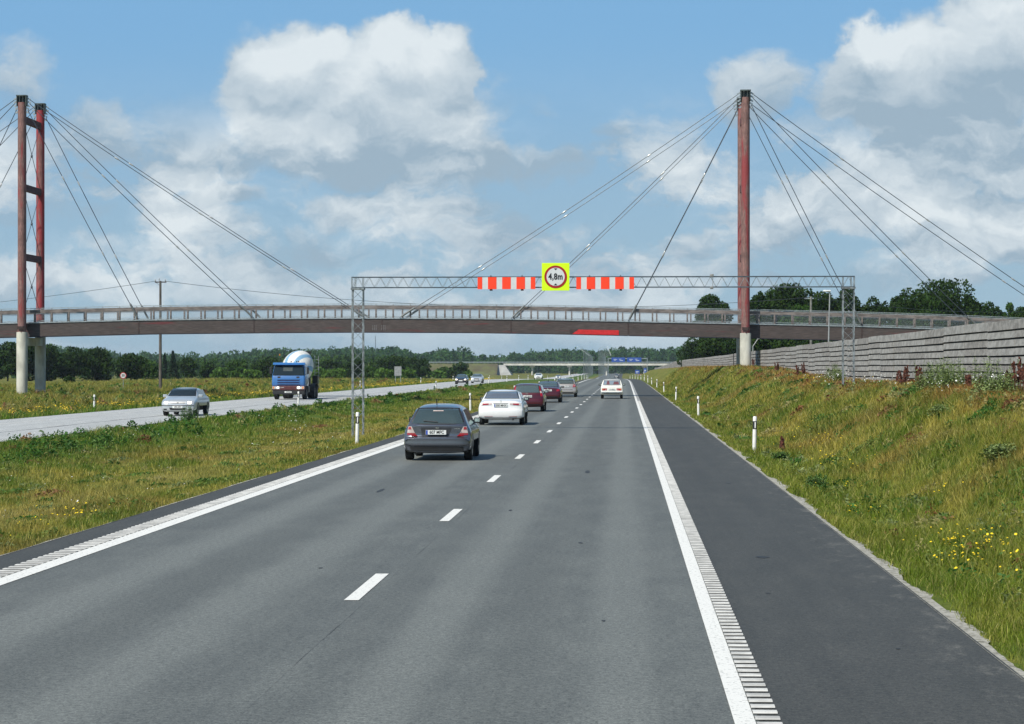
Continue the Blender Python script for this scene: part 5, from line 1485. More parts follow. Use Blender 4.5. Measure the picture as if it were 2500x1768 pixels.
M_WEEDG = pmat('dark_weed_leaf', (0.09, 0.18, 0.03), 0.7, var=0.25, scale=9)
for i, (px, py, lab) in enumerate([(1905, 985, 'dark green weed low on the slope left'), (2290, 1150, 'pale leafy weed in the middle of the slope'), (1990, 1130, 'low green weed by the yellow flowers'), (2445, 1230, 'upright green weed right on the slope')]):
    Y = 60 - 7 * i; weed(lab, px, Y, .30, .22, 450 + i, x=min(9.5, at(px, py, Y).x), mat=M_WEEDG if i % 2 == 0 else M_WEED)
weed('tall weed at the edge of the oncoming road left of the silver car', 326, 104, .75, .3, 470, x=-19.95, mat=M_WEEDG)
# ------------------------------------------------------------------ vehicles
def paint(name, col, metal=0.35, rough=0.32):
    m = pmat(name, col, rough, metal=metal, var=0.03, scale=2, coat=0.8); return m
P_GREY = paint('paint_graphite', (0.13, 0.14, 0.165), 0.65, 0.26)
P_WHITE = paint('paint_white', (0.80, 0.80, 0.78), 0.0, 0.35)
P_WINE = paint('paint_wine', (0.085, 0.004, 0.010), 0.3)
P_RED = paint('paint_dark_red', (0.075, 0.0035, 0.006), 0.3)
P_SILVER = paint('paint_silver', (0.47, 0.49, 0.50), 0.35)
P_BEIGE = paint('paint_champagne', (0.40, 0.375, 0.345), 0.35)
P_CREAM = paint('paint_cream', (0.80, 0.78, 0.70), 0.0, 0.4)
P_BLACK = paint('paint_black', (0.012, 0.012, 0.02), 0.2)
P_BLUE = paint('paint_truck_blue', (0.030, 0.135, 0.36), 0.0, 0.42)
M_RUB = pmat('tyre_rubber', (0.016, 0.016, 0.017), 0.85, var=0.2)
M_RIM = pmat('alloy_rim', (0.35, 0.36, 0.37), 0.35, metal=0.8)
M_BLKP = pmat('black_plastic', (0.016, 0.016, 0.017), 0.55, var=0.1)
M_CHROME = pmat('chrome', (0.7, 0.7, 0.7), 0.12, metal=1.0)
M_LRED = pmat('tail_lens_red', (0.36, 0.006, 0.012), 0.15, coat=1.0)
M_LPINK = pmat('tail_lens_clear', (0.62, 0.50, 0.46), 0.2, coat=1.0)
M_LAMB = pmat('lens_amber', (0.75, 0.22, 0.02), 0.2, coat=1.0)
M_LCLR = pmat('headlight_clear', (0.62, 0.64, 0.64), 0.12, metal=0.3, coat=1.0)
M_PLATE = pmat('plate_white', (0.72, 0.73, 0.70), 0.4, var=0.03)
M_EUB = pmat('plate_blue', (0.02, 0.07, 0.42), 0.4)
M_SEATR = pmat('seat_wine', (0.14, 0.05, 0.06), 0.9)
def glass_mat(name, tint, rough=0.03):
    m = bpy.data.materials.new(name); m.use_nodes = True
    n = NT(m.node_tree); p = n.nodes['Principled BSDF']
    p.inputs['Base Color'].default_value = tint + (1,); p.inputs['Roughness'].default_value = rough
    p.inputs['Specular IOR Level'].default_value = 0.9; p.inputs['Coat Weight'].default_value = 1.0; p.inputs['Coat Roughness'].default_value = 0.02
    return m
def thin_glass(name, tint, alpha):
    m = glass_mat(name, tint); m.node_tree.nodes['Principled BSDF'].inputs['Alpha'].default_value = alpha; return m
M_GLASS = thin_glass('car_glass', (0.05, 0.075, 0.075), 0.80)
M_GLASSL = thin_glass('car_glass_light', (0.10, 0.14, 0.14), 0.62)
M_GLASSW = thin_glass('car_glass_tinted_grey', (0.13, 0.14, 0.16), 0.85)
M_WIND = thin_glass('windscreen_glass', (0.02, 0.03, 0.035), 0.88); M_WIND.node_tree.nodes['Principled BSDF'].inputs['Coat Weight'].default_value = 0.15; M_WIND.node_tree.nodes['Principled BSDF'].inputs['Specular IOR Level'].default_value = 0.4
M_INT = pmat('car_interior', (0.05, 0.055, 0.058), 0.9, var=0.3, scale=3)
def emis(name, col, st):
    m = bpy.data.materials.new(name); m.use_nodes = True; p = m.node_tree.nodes['Principled BSDF']
    p.inputs['Base Color'].default_value = col + (1,); p.inputs['Emission Color'].default_value = col + (1,); p.inputs['Emission Strength'].default_value = st; p.inputs['Roughness'].default_value = 0.2
    return m
M_LIT = emis('headlight_lit', (1.0, 0.86, 0.62), 4.0)
M_LITW = emis('headlight_lit_dim', (1.0, 0.90, 0.74), 1.3)

def chaikin(P, it=2):
    for _ in range(it):
        Q = [P[0]]
        for a, b in zip(P[:-1], P[1:]):
            Q.append((a[0] * .75 + b[0] * .25, a[1] * .75 + b[1] * .25)); Q.append((a[0] * .25 + b[0] * .75, a[1] * .25 + b[1] * .75))
        Q.append(P[-1]); P = Q
    return P
class Body:
    def __init__(s, L, W, prof, belt, roofw, crown=0.07, plan=(0.10, 0.12), smooth=2, lowtuck=0.05, beltw=0.92, round_len=0.55):
        s.L, s.w = L, W / 2
        s.P = chaikin(prof, smooth); s.belt, s.roofw, s.crown, s.plan = belt, roofw, crown, plan
        s.H = max(p[1] for p in s.P); s.ipk = max(range(len(s.P)), key=lambda i: s.P[i][1])
        s.lowtuck, s.beltw, s.rl = lowtuck, beltw, round_len
    def W(s, y, z):
        w = s.w
        t = max(0, 1 - y / s.rl); w *= 1 - s.plan[0] * t * t
        t = max(0, 1 - (s.L - y) / (s.rl * 1.3)); w *= 1 - s.plan[1] * t * t
        if z < 0.38: k = 1 - s.lowtuck * (0.38 - z) / 0.2
        elif z < 0.6: k = 1
        elif z < s.belt: u = (z - 0.6) / (s.belt - 0.6); k = 1 + (s.beltw - 1) * u * u
        else:
            u = min(1, (z - s.belt) / (s.H - s.belt)); k = s.beltw + (s.roofw - s.beltw) * u
        return w * k
    def nrm(s, i):
        a, b = s.P[max(0, i - 1)], s.P[min(len(s.P) - 1, i + 1)]
        d = Vector((b[0] - a[0], b[1] - a[1])).normalized(); return Vector((-d.y, d.x))
    def shell(s):
        mb = MB(); S = [-1, -.985, -.95, -.88, -.75, -.5, -.25, 0, .25, .5, .75, .88, .95, .985, 1]
        rows = []
        for i, (y, z) in enumerate(s.P):
            n = s.nrm(i); w = s.W(y, z); r = []
            for q in S:
                c = s.crown * (0.35 * q * q + 0.65 * abs(q) ** 8)
                r.append((q * w, y - n.x * c, z - n.y * c))
            rows.append(r)
        mb.grid(rows)
        ya, yb = 1.0, s.L - 1.0
        for sd_ in (-1, 1):
            rr = []
            for i, r in enumerate(rows):
                e = r[0] if sd_ < 0 else r[-1]; ring = [e]
                c = (min(max(e[1], ya), yb), 0.5)
                for k in (.02, .06, .14, .3, .5, .7, .9, 1.0):
                    y, z = e[1] + (c[0] - e[1]) * k, e[2] + (c[1] - e[2]) * k
                    bul = 0.018 * min(1, k * 8)
                    ring.append((sd_ * (s.W(y, z) + bul), y, z))
                rr.append(ring if sd_ < 0 else ring[::-1])
            mb.grid([r[::-1] for r in rr])
        # belly
        a, b = rows[0], rows[-1]
        mb.grid([a, [(p[0], p[1], p[2]) for p in b]])
        return mb
    def back(s, x, z, off=0.006, front=False):
        pts = s.P[s.ipk:][::-1] if front else s.P[:s.ipk + 1]
        zs = [p[1] for p in pts]; ys = [p[0] for p in pts]
        z_ = min(max(z, zs[0]), zs[-1])
        for i in range(len(zs) - 1):
            if zs[i] <= z_ <= zs[i + 1] and zs[i + 1] > zs[i]: break
        t = (z_ - zs[i]) / max(1e-6, zs[i + 1] - zs[i]); y = ys[i] + (ys[i + 1] - ys[i]) * t
        d = Vector((ys[i + 1] - ys[i], zs[i + 1] - zs[i])).normalized()
        sg = 1 if not front else -1
        ny, nz = -abs(d.y), abs(d.x)      # outward for the rear
        w = s.W(y, z_); q = min(1, abs(x) / max(.01, w)); c = s.crown * (0.35 * q * q + 0.65 * q ** 8)
        ye = y + sg * c / max(.35, abs(ny))
        return (x, ye + sg * ny * off, z_ + nz * off)
    def quad(s, c4, n=6, m=5, off=0.006, front=False, th=0.004, mapf=None):
        """c4: four (x,z) corners: bottom-left, bottom-right, top-right, top-left"""
        mb = MB(); rows = []; f = mapf or (lambda x, z: s.back(x, z, off, front))
        for j in range(m + 1):
            v = j / m; r = []
            for i in range(n + 1):
                u = i / n
                x = (c4[0][0] * (1 - u) + c4[1][0] * u) * (1 - v) + (c4[3][0] * (1 - u) + c4[2][0] * u) * v
                z = (c4[0][1] * (1 - u) + c4[1][1] * u) * (1 - v) + (c4[3][1] * (1 - u) + c4[2][1] * u) * v
                r.append(f(x, z))
            rows.append(r if not front else r[::-1])
        nv = (0, -1, 0) if not front else (0, 1, 0)
        if mapf: nv = (1 if rows[0][0][0] > 0 else -1, 0, 0)
        mb.slab(rows, nv, th)
        return mb
    def side(s, sd_, off=0.02):
        return lambda y, z: (sd_ * (s.W(y, z) + off), y, z)

def wheel(parent, x, y, r=0.31, w=0.2, rim=True, mat=M_RIM, name='wheel', sub=True):
    sd_ = 1 if x > 0 else -1
    mb = MB(); mb.lathe([(r * .6, -w / 2), (r * .93, -w / 2), (r, -w / 2 + .03), (r, w / 2 - .03), (r * .93, w / 2), (r * .6, w / 2)], 28, 'X')
    t = mb.build(name, M_RUB, parent, smooth=40, loc=(x, y, r))
    mb = MB(); mb.lathe([(.04, sd_ * (w / 2 - .01)), (r * .2, sd_ * (w / 2 - .005)), (r * .55, sd_ * (w / 2 - .035)), (r * .64, sd_ * (w / 2 + .004))], 24, 'X')
    rm = mb.build('rim', mat, t, smooth=40)
    return t
def arch(parent, body, y, r, sd_):
    mb = MB(); n = 20; vs = []
    for k in range(n + 1):
        a = math.pi * k / n; yy, zz = y + math.cos(a) * r, 0.31 + math.sin(a) * r
        vs.append((sd_ * (body.W(yy, zz) + .022), yy, zz))
    vs += [(sd_ * (body.W(y - r, .2) + .022), y - r, .17), (sd_ * (body.W(y + r, .2) + .022), y + r, .17)]
    c = (sd_ * (body.W(y, .35) + .022), y, .3)
    mb.add(vs + [c], [(k, k + 1, n + 3) for k in range(n)] + [(n, n + 1, n + 3), (n + 1, n + 2, n + 3), (n + 2, 0, n + 3)])
    return mb.build('wheel_arch', M_BLKP, parent)
def mirror(parent, body, sd_, y, z, mat, glassmat=None):
    w = body.W(y, z); mb = MB()
    mb.bbox(min(sd_ * (w + .03), sd_ * (w + .2)), max(sd_ * (w + .03), sd_ * (w + .2)), y - .02, y + .12, z - .02, z + .11, .03)
    o = mb.build('mirror', mat, parent, smooth=40)
    mb = MB(); mb.box(min(sd_ * (w + .05), sd_ * (w + .185)), max(sd_ * (w + .05), sd_ * (w + .185)), y - .024, y - .021, z - .005, z + .095)
    mb.build('mirror_glass', M_GLASS, o)
def plate(parent, text, loc, back=True, w=0.52, h=0.115, eu=True):
    x, y, z = loc; mb = MB(); mb.bbox(x - w / 2, x + w / 2, y - .008, y + .008, z - h / 2, z + h / 2, .004)
    p = mb.build('licence_plate', M_PLATE, parent)
    sg = -1 if back else 1
    if eu:
        mb = MB(); a, b = (x - w / 2 + .005, x - w / 2 + .05) if back else (x + w / 2 - .05, x + w / 2 - .005)
        mb.box(a, b, min(y + sg * .009, y + sg * .011), max(y + sg * .009, y + sg * .011), z - h / 2 + .004, z + h / 2 - .004); mb.build('country_band', M_EUB, p)
    if text:
        text_obj('plate_lettering', text, h * 1.0, M_BLACK, p, (x + (.02 if back else -.02), y + sg * .011, z), rz=0 if back else math.pi, font_scale_x=.86, extrude=.001, bold=.002)
    return p

def car(name, label, cat, body, paintm, x, Y, W_ret=True, oncoming=False, wheels=(0.78, 3.4), wr=0.31, group=None, tyre_w=.2, track=None):
    """Y: distance of the end of the car that faces the viewer"""
    yc = Y + body.L / 2
    xx = x + float(sx(yc)); z = float(pz(yc)) + (0.0 if not oncoming else -0.05)
    root = thing(name, label, cat, (xx, yc, z), rz=math.pi if oncoming else 0, group=group)
    # local frame of the builders: y from 0 (tail) to L (nose); shift so that the base sits mid-length
    return root
class Car:
    def __init__(s, name, label, body, paintm, x, Y, oncoming=False, wheels=(0.8, 3.4), wr=0.31, group='cars on the motorway', inside=True):
        s.b = body
        s.root = car(name, label, 'car', body, paintm, x, Y, oncoming=oncoming, group=group)
        s.off = Vector((0, -body.L / 2, 0))
        s.body = s.add(body.shell(), 'body', paintm, smooth=38, fixn=True)
        for y in wheels:
            for sd_ in (-1, 1):
                w = wheel(s.root, sd_ * (body.w - .095), y - body.L / 2, wr)
                a = arch(s.root, body, y, wr + .055, sd_); a.location = s.off
    def add(s, mb, name, mat, parent=None, smooth=False, fixn=True, label=None):
        o = mb.build(name, mat, parent if parent is not None else s.root, smooth=smooth, fixn=fixn, label=label)
        if parent is None: o.location = s.off
        return o
    def glass(s, c4, name='rear_window', mat=None, front=False, **kw):
        e = .035; f4 = [(c4[0][0] - e, c4[0][1] - e * .5), (c4[1][0] + e, c4[1][1] - e * .5), (c4[2][0] + e, c4[2][1] + e * .9), (c4[3][0] - e, c4[3][1] + e * .9)]
        s.add(s.b.quad(f4, 10, 6, off=.003, front=front, th=.003), 'window_seal', M_BLKP, smooth=50)
        g = s.add(s.b.quad(c4, 10, 6, off=.008, front=front, th=.005), name, mat or M_GLASS, smooth=50); return g
    def side_glass(s, pts, mat=None):
        for sd_ in (-1, 1):
            s.add(s.b.quad(pts, 6, 4, mapf=s.b.side(sd_, .022), th=.003), 'side_window', mat or M_GLASS)
    def lens(s, c4, mat, name='tail_light', front=False, off=.012, parent=None, th=.02):
        return s.add(s.b.quad(c4, 5, 5, off=off, front=front, th=th), name, mat, parent, smooth=50)
    def mirrors(s, y, z, mat):
        for sd_ in (-1, 1):
            w = s.b; mirror_parent = s.root
            mb_w = s.b.W(y, z)
            mb = MB(); a, b = sorted((sd_ * (mb_w + .02), sd_ * (mb_w + .2)))
            b = b if sd_ < 0 else b + .03; a = a if sd_ > 0 else a - .03; mb.bbox(a, b, y - .02 - s.b.L / 2, y + .12 - s.b.L / 2, z - .035, z + .11, .03); o = mb.build('mirror', mat, s.root, smooth=40)
            mb = MB(); a, b = sorted((sd_ * (mb_w + .045), sd_ * (mb_w + .18))); mb.box(a, b, y - .026 - s.b.L / 2, y - .021 - s.b.L / 2, z - .0, z + .09); mb.build('mirror_glass', M_CHROME, o)
def mx(c4): return [(-c4[1][0], c4[1][1]), (-c4[0][0], c4[0][1]), (-c4[3][0], c4[3][1]), (-c4[2][0], c4[2][1])]

# 1 graphite hatchback, nearest
HB = Body(4.2, 1.695, [(.42, .18), (.10, .19), (.05, .24), (.045, .34), (.02, .375), (.0, .40), (.005, .52), (.0, .575), (.01, .597), (.06, .605), (.17, .622), (.19, .64), (.185, .80), (.175, .885), (.185, .91), (.23, .93), (.36, 1.10), (.56, 1.30), (.70, 1.375), (1.1, 1.42), (1.9, 1.435), (2.5, 1.39), (3.25, 1.03), (3.85, .86), (4.12, .70), (4.2, .5), (4.17, .28), (4.0, .2)], .93, .63, crown=.085, plan=(.05, .12), beltw=.87)
c1 = Car('hatchback', 'graphite grey hatchback in the left lane, nearest car to the viewer', HB, P_GREY, -4.76, 57.9, wheels=(.76, 3.38), wr=.315)
rw = c1.glass([(-.66, .935), (.66, .935), (.50, 1.30), (-.50, 1.30)])
c1.lens([(-.135, 1.24), (.135, 1.24), (.13, 1.262), (-.13, 1.262)], M_LPINK, 'high_brake_light', off=.016)
mb = c1.b.quad([(-.36, .985), (.0, .955), (.0, .972), (-.37, 1.0)], 6, 1, off=.03, th=.012); c1.add(mb, 'wiper', M_BLKP)
for sgn in (1, -1):
    a = [(.50, .615), (.775, .615), (.775, .70), (.575, .70)]; b = [(.575, .703), (.775, .703), (.745, .865), (.66, .865)]
    if sgn < 0: a, b = mx(a), mx(b)
    t = c1.lens(a, M_LRED); u = c1.lens(b, M_LPINK, 'clear_lens', parent=t)
    cc = [(.665, .79), (.75, .79), (.735, .855), (.68, .855)]
    c1.lens(cc if sgn > 0 else mx(cc), M_LRED, 'round_lens', off=.02, parent=t)
c1.side_glass([(1.0, .95), (3.0, .93), (2.45, 1.30), (.95, 1.28)])
c1.add(c1.b.quad([(-.40, .635), (.30, .635), (.36, .84), (-.42, .84)], 8, 4, off=.003, th=.004), 'plate_recess', pmat('recess_grey', (.03, .032, .036), .5))
pl = plate(c1.root, '607 MFC', (-.03, .115 - HB.L / 2, .72), w=.52, h=.115)
mb = MB(); 
for (xa, xb, za, zb_) in ((-.03, -.02, .805, .855), (.018, .028, .805, .855), (-.022, .02, .824, .834)): mb.box(xa, xb, .128, .137, za, zb_)
c1.add(mb, 'badge', M_CHROME)
text_obj('badge_lettering', 'civic', .055, M_CHROME, c1.root, (.50, .122 - HB.L / 2, .815), extrude=.002) if False else None
mb = MB(); 
for i_, x_ in enumerate((.44, .475, .51, .545)): mb.box(x_, x_ + .022, .13, .136, .803, .82 + .008 * (i_ % 2))
c1.add(mb, 'badge', M_CHROME)
c1.add(c1.b.quad([(-.72, .375), (.72, .375), (.72, .395), (-.72, .395)], 10, 1, off=.012, th=.01), 'bumper_trim', P_GREY)
c1.add(c1.b.quad([(-.78, .205), (.78, .205), (.80, .36), (-.80, .36)], 10, 3, off=.006, th=.006), 'lower_bumper', M_BLKP)
mb = MB(); mb.tube([(-.06, .80, 1.40), (-.065, .70, 1.56)], .012, 6); c1.add(mb, 'antenna', M_BLKP)
c1.mirrors(2.75, .93, M_BLKP)

# 2 white saloon
SB = Body(4.7, 1.84, [(.45, .22), (.10, .24), (.02, .34), (.0, .48), (.01, .62), (.05, .70), (.06, .84), (.09, .965), (.14, 1.005), (.5, 1.05), (.72, 1.09), (1.25, 1.35), (1.6, 1.425), (2.4, 1.445), (2.95, 1.385), (3.7, 1.02), (4.3, .88), (4.6, .70), (4.7, .5), (4.66, .26), (4.5, .2)], .98, .68, crown=.09, plan=(.06, .12), beltw=.89)
c2 = Car('saloon_car', 'white saloon in the left lane, second car from the viewer', SB, P_WHITE, -5.06, 93.3, wheels=(1.0, 3.7), wr=.33)
c2.glass([(-.69, 1.095), (.69, 1.095), (.58, 1.335), (-.58, 1.335)], mat=M_GLASSW)
for sgn in (1, -1):
    a = [(.37, .83), (.80, .80), (.79, .90), (.36, .90)]
    t = c2.lens(a if sgn > 0 else mx(a), M_LPINK); b = [(.50, .835), (.74, .82), (.73, .885), (.50, .885)]
    c2.lens(b if sgn > 0 else mx(b), M_LRED, 'red_lens', off=.018, parent=t)
c2.side_glass([(1.5, 1.0), (3.45, .98), (2.9, 1.32), (1.5, 1.33)])
pl = plate(c2.root, '500 MHX', (0, .038 - SB.L / 2, .805), w=.54, h=.125)
c2.add(c2.b.quad([(-.3, .88), (.3, .88), (.3, .895), (-.3, .895)], 6, 1, off=.01, th=.01), 'trunk_trim', M_BLKP)
mb = MB(); mb.lathe([(.05, .085), (.05, .10)], 20, 'Y', (0, 0, .955)); bd = c2.add(mb, 'badge', M_CHROME)
mb = MB(); mb.lathe([(.038, .0795), (.038, .084)], 20, 'Y', (0, 0, .955)); c2.add(mb, 'badge_disc', P_WHITE, bd)
c2.add(c2.b.quad([(-.62, .235), (.62, .235), (.66, .315), (-.66, .315)], 10, 3, off=.008, th=.006), 'lower_bumper', pmat('bumper_grey', (.30, .29, .29), .6))
for s_ in (-.55, .45): c2.add(c2.b.quad([(s_ - .12, .345), (s_ + .22, .345), (s_ + .22, .36), (s_ - .12, .36)], 4, 1, off=.01, th=.006), 'rear_reflector', M_LRED)
mb = MB(); mb.tube([(.50, .02, .245), (.50, .25, .245)], .045, 12); c2.add(mb, 'exhaust', M_BLKP)
c2.mirrors(3.05, 1.0, M_BLKP)

# 3 wine estate
WB = Body(4.55, 1.74, [(.40, .24), (.08, .26), (.0, .40), (.0, .60), (.05, .68), (.06, .90), (.12, 1.0), (.24, 1.28), (.34, 1.42), (.5, 1.475), (1.2, 1.51), (2.4, 1.49), (2.9, 1.42), (3.5, 1.04), (4.15, .9), (4.48, .7), (4.55, .5), (4.5, .26), (4.35, .2)], .98, .74, crown=.08, plan=(.05, .12), beltw=.92)
c3 = Car('estate_car', 'wine red estate car with upright tailgate, third in the left lane', WB, P_WINE, -5.18, 121.5, wheels=(.95, 3.6), wr=.32)
c3.glass([(-.62, 1.02), (.62, 1.02), (.56, 1.40), (-.56, 1.40)], mat=M_GLASSL)
for sgn in (1, -1):
    a = [(.70, .82), (.82, .82), (.79, .98), (.68, .98)]; b = [(.68, .99), (.78, .99), (.735, 1.10), (.655, 1.10)]; d = [(.655, 1.11), (.735, 1.11), (.66, 1.34), (.61, 1.34)]
    t = c3.lens(a if sgn > 0 else mx(a), M_LRED); c3.lens(b if sgn > 0 else mx(b), M_LPINK, 'clear_lens', parent=t); c3.lens(d if sgn > 0 else mx(d), M_LRED, 'upper_lens', parent=t)
c3.side_glass([(.75, 1.03), (3.35, 1.0), (2.8, 1.38), (.75, 1.40)])
plate(c3.root, '612 ALA', (.02, .042 - WB.L / 2, .82), w=.46, h=.12, eu=False)
mb = MB(); mb.box(-.08, .04, .03, .045, .955, .975); c3.add(mb, 'badge', M_CHROME)
c3.add(c3.b.quad([(-.80, .25), (.80, .25), (.82, .40), (-.82, .40)], 8, 3, off=.006, th=.006), 'lower_bumper', M_BLKP)
c3.mirrors(3.0, 1.0, M_BLKP)

# 4 dark red saloon
RB = Body(4.5, 1.74, [(.42, .22), (.10, .24), (.01, .36), (.0, .55), (.04, .66), (.06, .86), (.12, .965), (.3, 1.0), (.62, 1.06), (1.2, 1.36), (1.6, 1.43), (2.4, 1.44), (2.9, 1.37), (3.55, 1.02), (4.2, .86), (4.45, .68), (4.5, .5), (4.45, .25), (4.3, .2)], .96, .70, crown=.085, plan=(.06, .12), beltw=.90)
c4_ = Car('saloon_car', 'dark red saloon in the left lane between the estate and the champagne car', RB, P_RED, -5.16, 153, wheels=(.95, 3.6), wr=.315)
c4_.glass([(-.64, 1.065), (.64, 1.065), (.55, 1.35), (-.55, 1.35)], mat=M_GLASSL)
for sgn in (1, -1):
    a = [(.56, .74), (.80, .76), (.78, .90), (.60, .88)]; c4_.lens(a if sgn > 0 else mx(a), M_LRED)
c4_.side_glass([(1.35, .99), (3.3, .97), (2.8, 1.32), (1.35, 1.34)])
plate(c4_.root, '709 MZI', (0, .035 - RB.L / 2, .82), w=.54, h=.12, eu=False)
c4_.add(c4_.b.quad([(-.80, .23), (.80, .23), (.82, .42), (-.82, .42)], 8, 3, off=.006, th=.006), 'lower_bumper', M_BLKP)
mb = MB(); mb.tube([(0, 1.2, 1.39), (0, 1.16, 1.50)], .02, 6); c4_.add(mb, 'antenna', M_BLKP)
mb = MB(); mb.lathe([(.04, .04), (.04, .055)], 16, 'Y', (0, 0, .93)); c4_.add(mb, 'badge', M_CHROME)
c4_.mirrors(3.0, .98, P_RED)

# 5 champagne liftback
LB = Body(4.55, 1.77, [(.40, .22), (.08, .24), (.0, .38), (.0, .56), (.05, .63), (.06, .85), (.10, 1.0), (.22, 1.05), (.7, 1.34), (1.1, 1.44), (1.8, 1.47), (2.6, 1.44), (2.9, 1.38), (3.55, 1.03), (4.2, .88), (4.48, .68), (4.55, .5), (4.5, .25), (4.3, .2)], 1.0, .72, crown=.085, plan=(.05, .12), beltw=.91)
c5 = Car('liftback_car', 'champagne grey liftback, farthest of the queue in the left lane', LB, P_BEIGE, -4.72, 180.5, wheels=(.95, 3.55), wr=.315)
c5.glass([(-.64, 1.06), (.64, 1.06), (.56, 1.38), (-.56, 1.38)], mat=M_GLASSL)
for sgn in (1, -1):
    a = [(.60, .78), (.84, .80), (.80, 1.0), (.63, .97)]; t = c5.lens(a if sgn > 0 else mx(a), M_LRED); b = [(.68, .86), (.76, .86), (.75, .92), (.68, .92)]; c5.lens(b if sgn > 0 else mx(b), M_LPINK, 'clear_lens', off=.018, parent=t)
c5.side_glass([(1.0, 1.03), (3.35, 1.0), (2.8, 1.34), (1.0, 1.36)])
plate(c5.root, '418 TDK', (0, .04 - LB.L / 2, .84), w=.54, h=.12, eu=False)
c5.add(c5.b.quad([(-.80, .23), (.80, .23), (.82, .40), (-.82, .40)], 8, 3, off=.006, th=.006), 'lower_bumper', M_BLKP)
c5.add(c5.b.quad([(-.6, .565), (.6, .565), (.6, .60), (-.6, .60)], 8, 1, off=.012, th=.01), 'bumper_trim', M_BLKP)
c5.mirrors(3.0, 1.0, P_BEIGE)

# 6 old cream saloon in the right lane
OB = Body(4.05, 1.62, [(.25, .28), (.08, .30), (.0, .40), (.0, .56), (.02, .62), (.02, .84), (.05, .96), (.12, .985), (.85, 1.0), (.95, 1.03), (1.28, 1.37), (1.42, 1.425), (1.6, 1.44), (2.2, 1.44), (2.5, 1.39), (2.85, 1.03), (3.8, .93), (4.0, .86), (4.03, .5), (4.0, .3), (3.85, .26)], 1.0, .77, crown=.035, plan=(.02, .03), beltw=.96, smooth=1)
c6 = Car('vintage_saloon', 'boxy old cream white saloon alone in the right lane', OB, P_CREAM, -0.99, 171, wheels=(.95, 3.3), wr=.30)
c6.glass([(-.62, 1.045), (.62, 1.045), (.565, 1.345), (-.565, 1.345)], mat=thin_glass('clear_rear_glass', (0.22, 0.27, 0.31), 0.9))
for (xa, xb, za, zb_) in ((.10, .55, 1.06, 1.27), (-.40, -.15, 1.05, 1.33)):   # seat backs seen through the rear window
    c6.add(c6.b.quad([(xa, za), (xb, za), (xb - .06, zb_), (xa + .06, zb_)], 4, 4, off=.014, th=.004), 'seat_back', M_SEATR)
for sgn in (1, -1):
    a = [(.36, .62), (.72, .62), (.72, .78), (.36, .78)]; t = c6.lens(a if sgn > 0 else mx(a), M_LRED)
    b = [(.60, .70), (.70, .70), (.70, .77), (.60, .77)]; c6.lens(b if sgn > 0 else mx(b), M_LAMB, 'amber_lens', off=.02, parent=t)
    b = [(.40, .635), (.50, .635), (.50, .68), (.40, .68)]; c6.lens(b if sgn > 0 else mx(b), M_LPINK, 'clear_lens', off=.02, parent=t)
c6.side_glass([(1.15, 1.02), (2.7, 1.01), (2.4, 1.35), (1.3, 1.35)])
plate(c6.root, '316 BKE', (0, .0 - OB.L / 2, .69), w=.54, h=.13, eu=False)
mb = MB(); mb.bbox(-.78, .78, -.08, .03, .43, .52, .02); bp = c6.add(mb, 'rear_bumper', M_CHROME)
mb = MB(); mb.box(-.76, .76, -.09, -.082, .44, .46); c6.add(mb, 'bumper_strip', M_BLKP, bp)
c6.add(c6.b.quad([(-.74, .29), (.74, .29), (.74, .41), (-.74, .41)], 8, 2, off=.008, th=.006), 'lower_bumper', M_BLKP)
c6.mirrors(2.55, 1.0, M_BLKP)

# 7 silver oncoming saloon
PB = Body(4.4, 1.69, [(.42, .24), (.10, .24), (.0, .4), (.0, .6), (.05, .9), (.3, .98), (.7, 1.02), (1.2, 1.32), (1.6, 1.39), (2.3, 1.40), (2.75, 1.34), (3.35, .98), (3.7, .93), (4.15, .82), (4.30, .75), (4.36, .66), (4.38, .56), (4.40, .50), (4.40, .34), (4.36, .24), (4.2, .2)], .95, .70, crown=.075, plan=(.08, .07), beltw=.91)
c7 = Car('saloon_car', 'silver saloon with lit headlights on the oncoming carriageway', PB, P_SILVER, -22.05, 112.2, oncoming=True, wheels=(.85, 3.5), wr=.31)
c7.glass([(-.67, .995), (.67, .995), (.57, 1.32), (-.57, 1.32)], 'windscreen', front=True, mat=M_WIND)
for sgn in (1, -1):
    a = [(.40, .60), (.74, .60), (.73, .72), (.42, .72)]; t = c7.lens(a if sgn > 0 else mx(a), M_LCLR, 'headlight', front=True)
    b = [(.50, .61), (.66, .61), (.66, .71), (.50, .71)]; c7.lens(b if sgn > 0 else mx(b), M_LIT, 'lamp_lens', front=True, off=.022, parent=t)
c7.add(c7.b.quad([(-.36, .62), (.36, .62), (.38, .69), (-.38, .69)], 8, 2, off=.01, front=True, th=.008), 'grille', pmat('grille_silver', (.28, .28, .28), .4, metal=.5))
c7.add(c7.b.quad([(-.80, .50), (.80, .50), (.80, .54), (-.80, .54)], 10, 1, off=.014, front=True, th=.01), 'bumper_strip', M_BLKP)
c7.add(c7.b.quad([(-.36, .30), (.36, .30), (.42, .42), (-.42, .42)], 8, 3, off=.008, front=True, th=.008), 'air_intake', M_BLKP)
for s_ in (-1, 1): c7.add(c7.b.quad([(s_ * .62 - .08, .30), (s_ * .62 + .08, .30), (s_ * .62 + .08, .37), (s_ * .62 - .08, .37)], 3, 2, off=.008, front=True, th=.008), 'fog_recess', M_BLKP)
plate(c7.root, '294 AKV', (0, 4.40 - PB.L / 2 + .012, .45), back=False, w=.5, h=.11, eu=False)
mb = MB(); mb.box(-.04, .04, 4.34, 4.375, .64, .68); c7.add(mb, 'badge', M_BLKP)
c7.side_glass([(.95, .98), (3.05, .97), (2.6, 1.28), (1.15, 1.29)])
c7.mirrors(2.95, .95, P_SILVER)

